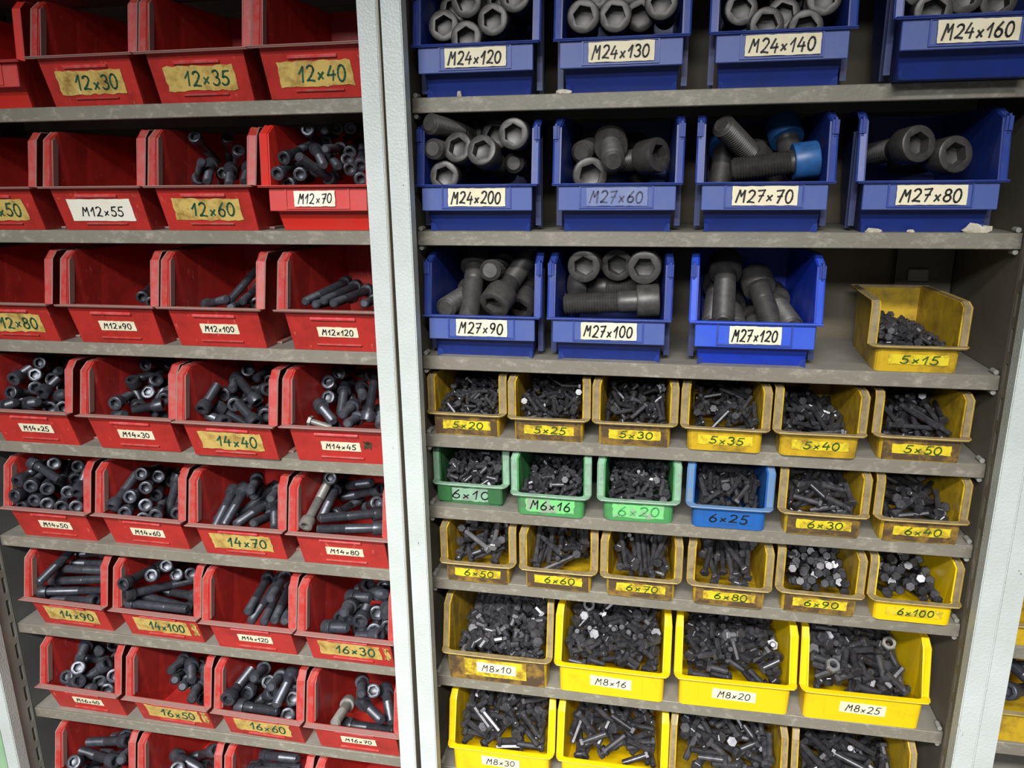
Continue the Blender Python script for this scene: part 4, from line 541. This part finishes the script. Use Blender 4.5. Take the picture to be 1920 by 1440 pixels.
def nut_mesh(d):
    a = .95 * d; k = .8 * d; n = 18; mb = MB(); ro = []
    def ring(f, z): return [f(i) + (z,) for i in range(n)]
    def hexp(i, s=1.0):
        ang = 2 * math.pi * i / n; m = (ang % (math.pi / 3)) - math.pi / 6; r = a * .866 / math.cos(m) * s; return (r * math.cos(ang), r * math.sin(ang))
    cir = lambda r: (lambda i: (r * math.cos(2 * math.pi * i / n), r * math.sin(2 * math.pi * i / n)))
    rows = [ring(cir(d * .48), 0), ring(cir(a * .84), 0), ring(hexp, k * .12), ring(hexp, k * .88), ring(cir(a * .84), k), ring(cir(d * .48), k)]
    V = sum(rows, []); F = []
    for r in range(6):
        for i in range(n): F.append((r * n + i, r * n + (i + 1) % n, ((r + 1) % 6) * n + (i + 1) % n, ((r + 1) % 6) * n + i))
    return recalc(mb.add(V, F).mesh('nut'))
def auto_smooth(me, ang=0.7):
    bm = bmesh.new(); bm.from_mesh(me)
    for f in bm.faces: f.smooth = True
    for e in bm.edges: e.smooth = (e.calc_face_angle(3.0) < ang)
    bm.to_mesh(me); bm.free(); return me
ORD = ['first', 'second', 'third', 'fourth', 'fifth', 'sixth', 'seventh', 'eighth', 'ninth', 'tenth', 'eleventh', 'twelfth', 'thirteenth', 'fourteenth', 'fifteenth', 'sixteenth', 'seventeenth', 'eighteenth', 'nineteenth', 'twentieth'] + ['%dst' % 21] * 20
def pose(u):
    if abs(u.z) > .72: return 'standing tip up' if u.z > 0 else 'standing head up'
    if u.y > .62: return 'head facing out'
    if u.y < -.62: return 'tip facing out'
    return 'lying crosswise'
def name_items(items, what, where):
    """items: (object, world pos, direction); gives every one its own label by pose and order from the left."""
    by = {}
    for it in items: by.setdefault(pose(it[2]), []).append(it)
    for p, L in by.items():
        L.sort(key=lambda it: it[1].x)
        for i, it in enumerate(L):
            if len(L) == 1: s = '%s, only one %s in %s' % (what, p, where.replace('of the bottom row', 'at bottom'))
            else: s = '%s, %s, %s from left in %s' % (what, p, ORD[i], where.replace('of the bottom row', 'at bottom'))
            it[0]['label'] = s
for key, L in DATA['S'].items():
    d, Ln = DATA['DL'][key]; x, y, z, yaw, t = BIN[key]; items = []
    hm = cached('h%.3f' % d, lambda: auto_smooth(cap_head(d))); sm = cached('s%.3f%.3f' % (d, Ln), lambda: auto_smooth(cap_shank(d, Ln), .45))
    warm = t == 'B'
    for i, s in enumerate(L):
        u = Vector(s[3:6]).normalized(); pos = Vector((x + s[0], y + s[1], z + s[2]))
        e = empty('cap_screw', pos); e.rotation_mode = 'QUATERNION'; e.rotation_quaternion = u.to_track_quat('Z', 'Y') @ Quaternion((0, 0, 1), R.uniform(0, 6.28))
        blue = key == 'M27x70' and i in (0, 1, 3); pale = (key == 'M14x80' and i == 0) or (key == 'M16x70' and i == 0)
        m = M['oxide_warm'] if warm else M['pale_steel'] if pale else M['oxide']
        h = link('head', hm, M['blue_paint'] if blue else m, e); link('shank', sm, m, e)
        if blue: h['label'] = 'blue painted head'
        tag(e, 'x', 'screw', 'cap screws in the ' + WHERE[key]); items.append((e, pos, u, blue))
    b = [q for q in items if q[3]]; o = [q for q in items if not q[3]]
    name_items(o, 'black cap screw' if t != 'B' else 'large cap screw', WHERE[key])
    if b: name_items(b, 'cap screw with blue head', WHERE[key])
def place_bolt(name, me, m, pos, u, label, cat, roll=0.0):
    o = link(name, me, m); o.location = pos; o.rotation_mode = 'QUATERNION'; o.rotation_quaternion = Vector(u).normalized().to_track_quat('Z', 'Y') @ Quaternion((0, 0, 1), roll); return tag(o, label, cat)

# ------------------------------------------------------------------ heaps of small bolts in the yellow, green and blue trays
import numpy as np
def heap(key, d, L, n, hf, hb, n_ind, aim='rand', dip=None, seed=1, head=True, jit=0.0, rside=0.0, lside=0.0):
    """Drops bolts one by one on a height field inside the bin; the topmost n_ind become objects of their own."""
    x0, y0, z0, yaw, t = BIN[key]; b = BT[t]; rg = np.random.default_rng(seed); hw = b['W'] / 2 - .0024; D = b['D'] - .006
    cs = .0015; nx = int(2 * hw / cs) + 1; ny = int(D / cs) + 1; r = d / 2
    gx = -hw + np.arange(nx) * cs; gy = .004 + np.arange(ny) * cs
    X, Y = np.meshgrid(gx, gy, indexing='ij'); F = np.clip(Y / D, 0, 1)
    tgt = hf + (hb - hf) * F ** .8 - rside * np.clip((X / hw), 0, 1) ** 1.5 - lside * np.clip(-X / hw, 0, 1) ** 1.2
    if dip: tgt = tgt - dip[3] * np.exp(-(((X - dip[0]) / dip[2]) ** 2 + ((Y - dip[1]) / dip[2]) ** 2))
    tgt = np.maximum(tgt, .002); rh = .93 * d; hm = np.maximum(tgt - 5.5 * r, .003 + .5 * d); goal = tgt
    taper = b['tp']; out = []
    def inside(c, u):
        for q, rad in ((-L / 2, .93 * d), (-L / 2 + .62 * d, .93 * d), (L / 2, .5 * d)):
            p = c + u * q; e = rad * np.sqrt(np.maximum(0, 1 - u * u)); hwi = b['W'] / 2 - .0023 - taper * max(0, p[1]) / b['D']
            pan = b['yb'] + (b['yl'] - b['yb']) * min(1, p[2] / b['zl']) + .0023
            if abs(p[0]) + e[0] > hwi or p[1] - e[1] < pan or p[1] + e[1] > b['D'] - .0065 or p[2] - e[2] < .0022: return False
        return True
    if aim == 'heads':
        for lay in (1.6, 0.8, 0.0):
            pts = []
            for k in range(1500):
                px = rg.uniform(-hw + rh, hw - rh); py = rg.uniform(.008 + rh, D - rh - .012)
                if any((px - a_) ** 2 + (py - b_) ** 2 * .6 < (1.95 * d) ** 2 for a_, b_ in pts): continue
                i, j = min(int((px + hw) / cs), nx - 1), min(int((py - .004) / cs), ny - 1); zz = tgt[i, j] - lay * d + rg.normal(0, .5 * d)
                if zz < .012 or abs(px) > hw - taper * (py + L * .8) / D - rh: continue
                pts.append((px, py)); dz = min(.62, max(.0, (zz - .006 - .5 * d) / L)) * rg.uniform(.55, 1)
                u = np.array([rg.normal(0, .14), 0, -dz]); u[1] = math.sqrt(max(.1, 1 - u[0] ** 2 - u[2] ** 2)); u /= np.linalg.norm(u)
                room = (D - .006 - py) / L
                if room < abs(u[1]): u[2] = -math.sqrt(max(0, 1 - room * room)) - .02; u[1] = math.sqrt(max(.01, 1 - u[0] ** 2 - u[2] ** 2)); u /= np.linalg.norm(u)
                c_ = np.array([px, py, zz]) + u * L / 2
                if not inside(c_, u): pts.pop(); continue
                out.append((c_[0], c_[1], c_[2], u, lay))
    for k in range(int(n * 2.2) if aim != 'heads' else 0):
        best = None
        for c in range(6):
            px = rg.uniform(-hw + rh, hw - rh); py = rg.uniform(.005 + rh, D - rh)
            i, j = int((px + hw) / cs), int((py - .004) / cs); i = min(i, nx - 1); j = min(j, ny - 1); sc = hm[i, j] - goal[i, j]
            if best is None or sc < best[0]: best = (sc, px, py)
        sc, px, py = best
        if sc > r * .3: continue
        if aim == 'rand': a = rg.uniform(0, 2 * math.pi)
        elif aim == 'depth': a = math.pi / 2 + rg.normal(0, .16)
        else: a = (math.pi / 2 if rg.random() < .7 else rg.uniform(0, 6.28)) + rg.normal(0, .35)
        if aim == 'rand' and rg.random() < .75:
            if abs(px) > hw - .35 * L - rh: a = math.pi / 2 * rg.choice([-1, 1]) + rg.normal(0, .25)
            elif py < .3 * L + rh: a = math.pi * rg.choice([0, 1]) + rg.normal(0, .25)
        ca, sa = math.cos(a), math.sin(a); hl = L / 2
        for _ in range(3):
            lim = hw - taper * py / D - rh
            px = min(max(px, -lim + abs(ca) * hl), lim - abs(ca) * hl) if abs(ca) * hl < lim else 0.0
            py = min(max(py, .004 + rh + abs(sa) * hl), D - rh - abs(sa) * hl) if abs(sa) * hl < D / 2 - rh else D / 2
        S = np.linspace(-hl, hl, 9); ii = np.clip(((px + S * ca + hw) / cs).astype(int), 1, nx - 2); jj = np.clip(((py + S * sa - .004) / cs).astype(int), 1, ny - 2)
        h = np.maximum.reduce([hm[ii, jj], hm[ii + 1, jj], hm[ii - 1, jj], hm[ii, jj + 1], hm[ii, jj - 1]])
        bl = None
        for p in range(5):
            for q in range(4, 9):
                if q <= p: continue
                sl = (h[q] - h[p]) / (S[q] - S[p]); lvl = h[p] - sl * S[p]
                if np.all(h <= lvl + sl * S + 1e-6) and (bl is None or lvl < bl[0]): bl = (lvl, sl)
        lvl, sl = bl if bl else (h.max(), 0.0)
        sl = max(-.9, min(.9, sl + rg.normal(0, jit))); zc = lvl + r
        gi = goal[min(max(int((px + hw) / cs), 0), nx - 1), min(max(int((py - .004) / cs), 0), ny - 1)]
        if zc > gi + 1.9 * d or max(h) > gi + 2.6 * d: continue
        if zc + abs(sl) * hl + r * 1.8 > b['zt'] - .001: continue
        ct = 1 / math.sqrt(1 + sl * sl); u = np.array([ca * ct, sa * ct, sl * ct])
        if rg.random() < .5: u = -u
        if aim == 'depth' and u[1] < 0 and rg.random() < .9: u = -u
        if not inside(np.array([px, py, zc]), u):
            u = -u
            if not inside(np.array([px, py, zc]), u): continue
        out.append((px, py, zc, u))
        T = np.arange(-hl, hl + 1e-9, .0012)
        for w_ in (-r * .8, 0, r * .8):
            a_ = np.clip(((px + T * ca - w_ * sa + hw) / cs).astype(int), 0, nx - 1); b_ = np.clip(((py + T * sa + w_ * ca - .004) / cs).astype(int), 0, ny - 1)
            top = zc + sl * T + r * (1.0 if w_ == 0 else .6); np.maximum.at(hm, (a_, b_), top)
    W = Matrix.Translation((x0, y0, z0)) @ Matrix.Rotation(yaw, 4, 'Z')
    base = hex_bolt_mesh(d, L, 8); bv = np.array(base.v)
    vis = []
    for k, (px, py, zc, u, *ly) in enumerate(out):
        if ly:
            if ly[0] == 0.0: vis.append((py + .02 * rg.random(), k))
            continue
        i = min(max(int((px + hw) / cs), 0), nx - 1); j = min(max(int((py - .004) / cs), 0), ny - 1)
        if hm[i, j] <= zc + r + .0004: vis.append((py + .02 * rg.random(), k))
    vis.sort(); pick = set(k for _, k in vis[:int(n_ind * 1.6)]); pick = set(rg.permutation(sorted(pick))[:n_ind].tolist())
    V = []; Fc = []; items = []; ime = cached('hexb%.4f%.4f' % (d, L), lambda: auto_smooth(hex_bolt_mesh(d, L, 14).mesh('hex_bolt'), .6))
    for k, (px, py, zc, u, *ly) in enumerate(out):
        uu = Vector(u); q = uu.to_track_quat('Z', 'Y') @ Quaternion((0, 0, 1), rg.uniform(0, 6.28)); c = Vector((px, py, zc)) - uu * (L / 2)
        if k in pick:
            o = link('hex_bolt', ime, M['oxide_small']); o.rotation_mode = 'QUATERNION'; Q = W.to_quaternion() @ q; o.rotation_quaternion = Q; o.location = W @ c
            tag(o, 'x', 'bolt', 'loose hex bolts on the pile in the ' + WHERE[key]); items.append((o, W @ c, Q @ Vector((0, 0, 1)))); continue
        mt = np.array(q.to_matrix()); vv = bv @ mt.T + np.array(c); b0 = len(V); V.extend(map(tuple, vv)); Fc.extend(tuple(i + b0 for i in f) for f in base.f)
    me = bpy.data.meshes.new('bolt_pile'); me.from_pydata(V, [], Fc); me.update()
    o = link('bolt_pile', me, M['oxide_small']); o.matrix_world = W
    tag(o, 'pile of small dark hex bolts filling the ' + WHERE[key], 'bolt pile', kind='stuff')
    name_items(items, 'dark hex bolt', WHERE[key])

    return hm, W, hw, cs
H = {}
def hp(key, *a, **k): H[key] = heap(key, *a, seed=len(H) + 11, **k)
hp('5x15', .0055, .017, 260, .030, .036, 8, rside=.022)
hp('5x20', .0050, .020, 330, .026, .056, 7)
hp('5x25', .0055, .028, 320, .028, .058, 8)
hp('5x30', .0055, .028, 320, .028, .058, 8)
hp('5x35', .0055, .036, 300, .028, .056, 8)
hp('5x40', .0062, .040, 400, .024, .040, 8, rside=.012)
hp('5x50', .0062, .056, 400, .028, .050, 8, aim='mix')
hp('6x10', .0062, .017, 330, .030, .056, 8)
hp('M6x16', .0060, .020, 300, .022, .046, 8)
hp('6x20', .0062, .024, 300, .024, .052, 8)
hp('6x25', .0068, .030, 280, .028, .056, 8)
hp('6x30', .0070, .036, 260, .028, .054, 8)
hp('6x40', .0072, .044, 240, .028, .052, 8, rside=.010)
hp('6x50', .0068, .054, 400, .030, .056, 8)
hp('6x60', .0070, .062, 400, .030, .054, 8)
hp('6x70', .0070, .070, 400, .030, .052, 8, aim='mix')
hp('6x80', .0070, .076, 900, .038, .056, 8, aim='depth')
hp('6x90', .0066, .060, 400, .034, .062, 10, aim='heads')
hp('6x100', .0068, .060, 400, .036, .064, 10, aim='heads', rside=.014)
hp('M8x10', .0092, .018, 800, .042, .080, 16, dip=(.022, .042, .020, .035), lside=.034)
hp('M8x16', .0088, .026, 1100, .053, .088, 18)
hp('M8x20', .0088, .030, 1100, .052, .088, 18, rside=.014)
hp('M8x25', .0095, .036, 1000, .047, .082, 20, rside=.030)
hp('M8x30', .0088, .042, 1100, .052, .090, 16)
hp('_y2', .0088, .042, 1100, .052, .090, 16)
hp('_y3', .0088, .042, 1100, .052, .090, 16)
hp('_y4', .0095, .048, 600, .044, .084, 14, rside=.016)
def on_heap(key, lx, ly):
    hm, W, hw, cs = H[key][:4]; i = int((lx + hw) / cs); j = int((ly - .004) / cs); return W @ Vector((lx, ly, hm[max(0, i - 2):i + 3, max(0, j - 2):j + 3].max()))
nut = auto_smooth(nut_mesh(.0105), .5)
for key, lx, ly, u, lab in (('M8x16', -.042, .077, (.2, -.7, .6), 'shiny zinc nut lying on the bolts in yellow bin marked M8x16'), ('M8x25', -.040, .013, (.1, -.5, .8), 'shiny zinc nut at the front left of yellow bin marked M8x25'), ('M8x25', .044, .064, (-.1, -.6, .7), 'dull nut on the right of the pile in yellow bin marked M8x25')):
    p = on_heap(key, lx, ly); place_bolt('hex_nut', nut, M['zinc'] if 'shiny' in lab else M['pale_steel'], p + Vector((0, 0, .001)), u, lab, 'nut', .3)
hbz = auto_smooth(hex_bolt_mesh(.0070, .054, 14).mesh('zinc_bolt'), .6)
bx, by, bz = BIN['6x50'][:3]
for lx, ly, lz, u, lab in ((.0155, .010, .047, (-.78, .605, .17), 'bright zinc hex bolt leaning left in small yellow bin marked 6x50'), (.0205, .010, .050, (-.05, .95, .24), 'bright zinc hex bolt pointing back in small yellow bin marked 6x50')):
    place_bolt('hex_bolt', hbz, M['zinc'], (bx + lx, by + ly, bz + lz), u, lab, 'bolt')
for key, lx, ly, d_, m_, u, lab in (('M8x16', -.045, .050, .0078, 'zinc', (.15, .7, -.3), 'hex bolt with a bright head under the nut in yellow bin marked M8x16'), ('6x20', .0174, .033, .0064, 'pale_steel', (.1, .8, -.35), 'hex bolt with a bright round head in green bin marked 6x20'), ('M8x20', -.012, .045, .0088, 'zinc', (.7, .3, -.1), 'bright short hex bolt mid pile in yellow bin marked M8x20')):
    p = on_heap(key, lx, ly); place_bolt('hex_bolt', auto_smooth(hex_bolt_mesh(d_, d_ * 3, 14).mesh('short_bright_bolt'), .6), M[m_], p + Vector((0, 0, .002)), u, lab, 'bolt')
x, y, z, yaw, t = BIN['M12x120']
place_bolt('hex_bolt', auto_smooth(hex_bolt_mesh(.012, .07, 14).mesh('stray_hex'), .6), M['oxide'], (x + .040, y + .085, z + .062), (-.28, -.75, -.60), 'dark hex bolt with its head raised in red bin marked M12x120', 'bolt')
x, y, z, yaw, t = BIN['M14x45']
place_bolt('hex_bolt', auto_smooth(hex_bolt_mesh(.0085, .036, 14).mesh('stray_hex2'), .6), M['pale_steel'], (x - .052, y + .010, z + .056), (.9, -.05, -.22), 'pale small hex bolt at the front left of red bin marked M14x45', 'bolt')

# ------------------------------------------------------------------ far right cabinet contents
def far_bin(key, row_z, x, y, lab, mats, t='Y'):
    DATA['B'][key] = ['Z' + key, t, x, y, 0.0]; DATA.setdefault('Z', {})['Z' + key] = row_z; WHERE[key] = lab[1]
    make_bin(key, '', lab[0], None, mats, None)
far_bin('_f1', -.6545, .815, .004, ('grimy yellow bin on lower shelf at the right edge beyond the white post', 'yellow bin at the right edge'), YM, 'YL')
far_bin('_f2', -.512, .795, .004, ('orange-yellow bin on upper shelf at the right edge beyond the white post', 'upper yellow bin at the right edge'), YM, 'Y')
x, y, z, yaw, t = BIN['_f1']
fd, fl_ = .016, .075; hm_ = cached('hF', lambda: auto_smooth(cap_head(fd))); sm_ = cached('sF', lambda: auto_smooth(cap_shank(fd, fl_), .45)); items = []
for i, (p, u) in enumerate((((-.030, .085, .098), (-.45, -.5, -.5)), ((.005, .03, .060), (-.6, .2, .5)), ((-.035, .028, .055), (.55, .5, -.25)), ((.02, .06, .075), (-.8, .1, -.1)))):
    e = empty('cap_screw', (x + p[0], y + p[1], z + p[2])); e.rotation_mode = 'QUATERNION'; e.rotation_quaternion = Vector(u).normalized().to_track_quat('Z', 'Y')
    m = M['zinc'] if i == 0 else M['oxide']; link('head', hm_, m, e); link('shank', sm_, m, e); tag(e, 'x', 'screw', 'cap screws in the yellow bin at the right edge')
    if i == 0: e['label'] = 'shiny cap screw on top in the yellow bin at the right edge'
    else: items.append((e, e.location.copy(), Vector(u).normalized()))
name_items(items, 'dark cap screw', WHERE['_f1'])

# ------------------------------------------------------------------ crumbs of plaster on the shelf edges
def crumb(x, y, z, s, sd, lab, name='plaster_crumb'):
    bm = bmesh.new(); bmesh.ops.create_icosphere(bm, subdivisions=2, radius=1); r = random.Random(sd)
    for v in bm.verts: k = r.uniform(.65, 1.1); v.co = Vector((v.co.x * s[0] * k, v.co.y * s[1] * k, max(0, v.co.z + .25) * s[2] * k))
    me = bpy.data.meshes.new(name); bm.to_mesh(me); bm.free(); o = link(name, me, M['plaster']); o.location = (x, y, z); return tag(o, lab, 'crumb')
crumb(.545, .008, SZ['R2'], (.010, .004, .004), 1, 'row of plaster crumbs in front of blue bin marked M27x80')
crumb(.585, .006, SZ['R2'], (.005, .003, .003), 2, 'small plaster crumb before the middle of blue bin marked M27x80')
crumb(.655, .010, SZ['R2'], (.016, .005, .009), 3, 'large pale plaster lump at the right foot of blue bin M27x80')
crumb(.060, .004, SZ['R1'], (.003, .003, .006), 4, 'upright plaster crumb at the foot of blue bin marked M24x120')
crumb(.186, .004, SZ['R1'], (.011, .003, .004), 5, 'flat plaster crumb between blue bins marked M24x120 and M24x130')
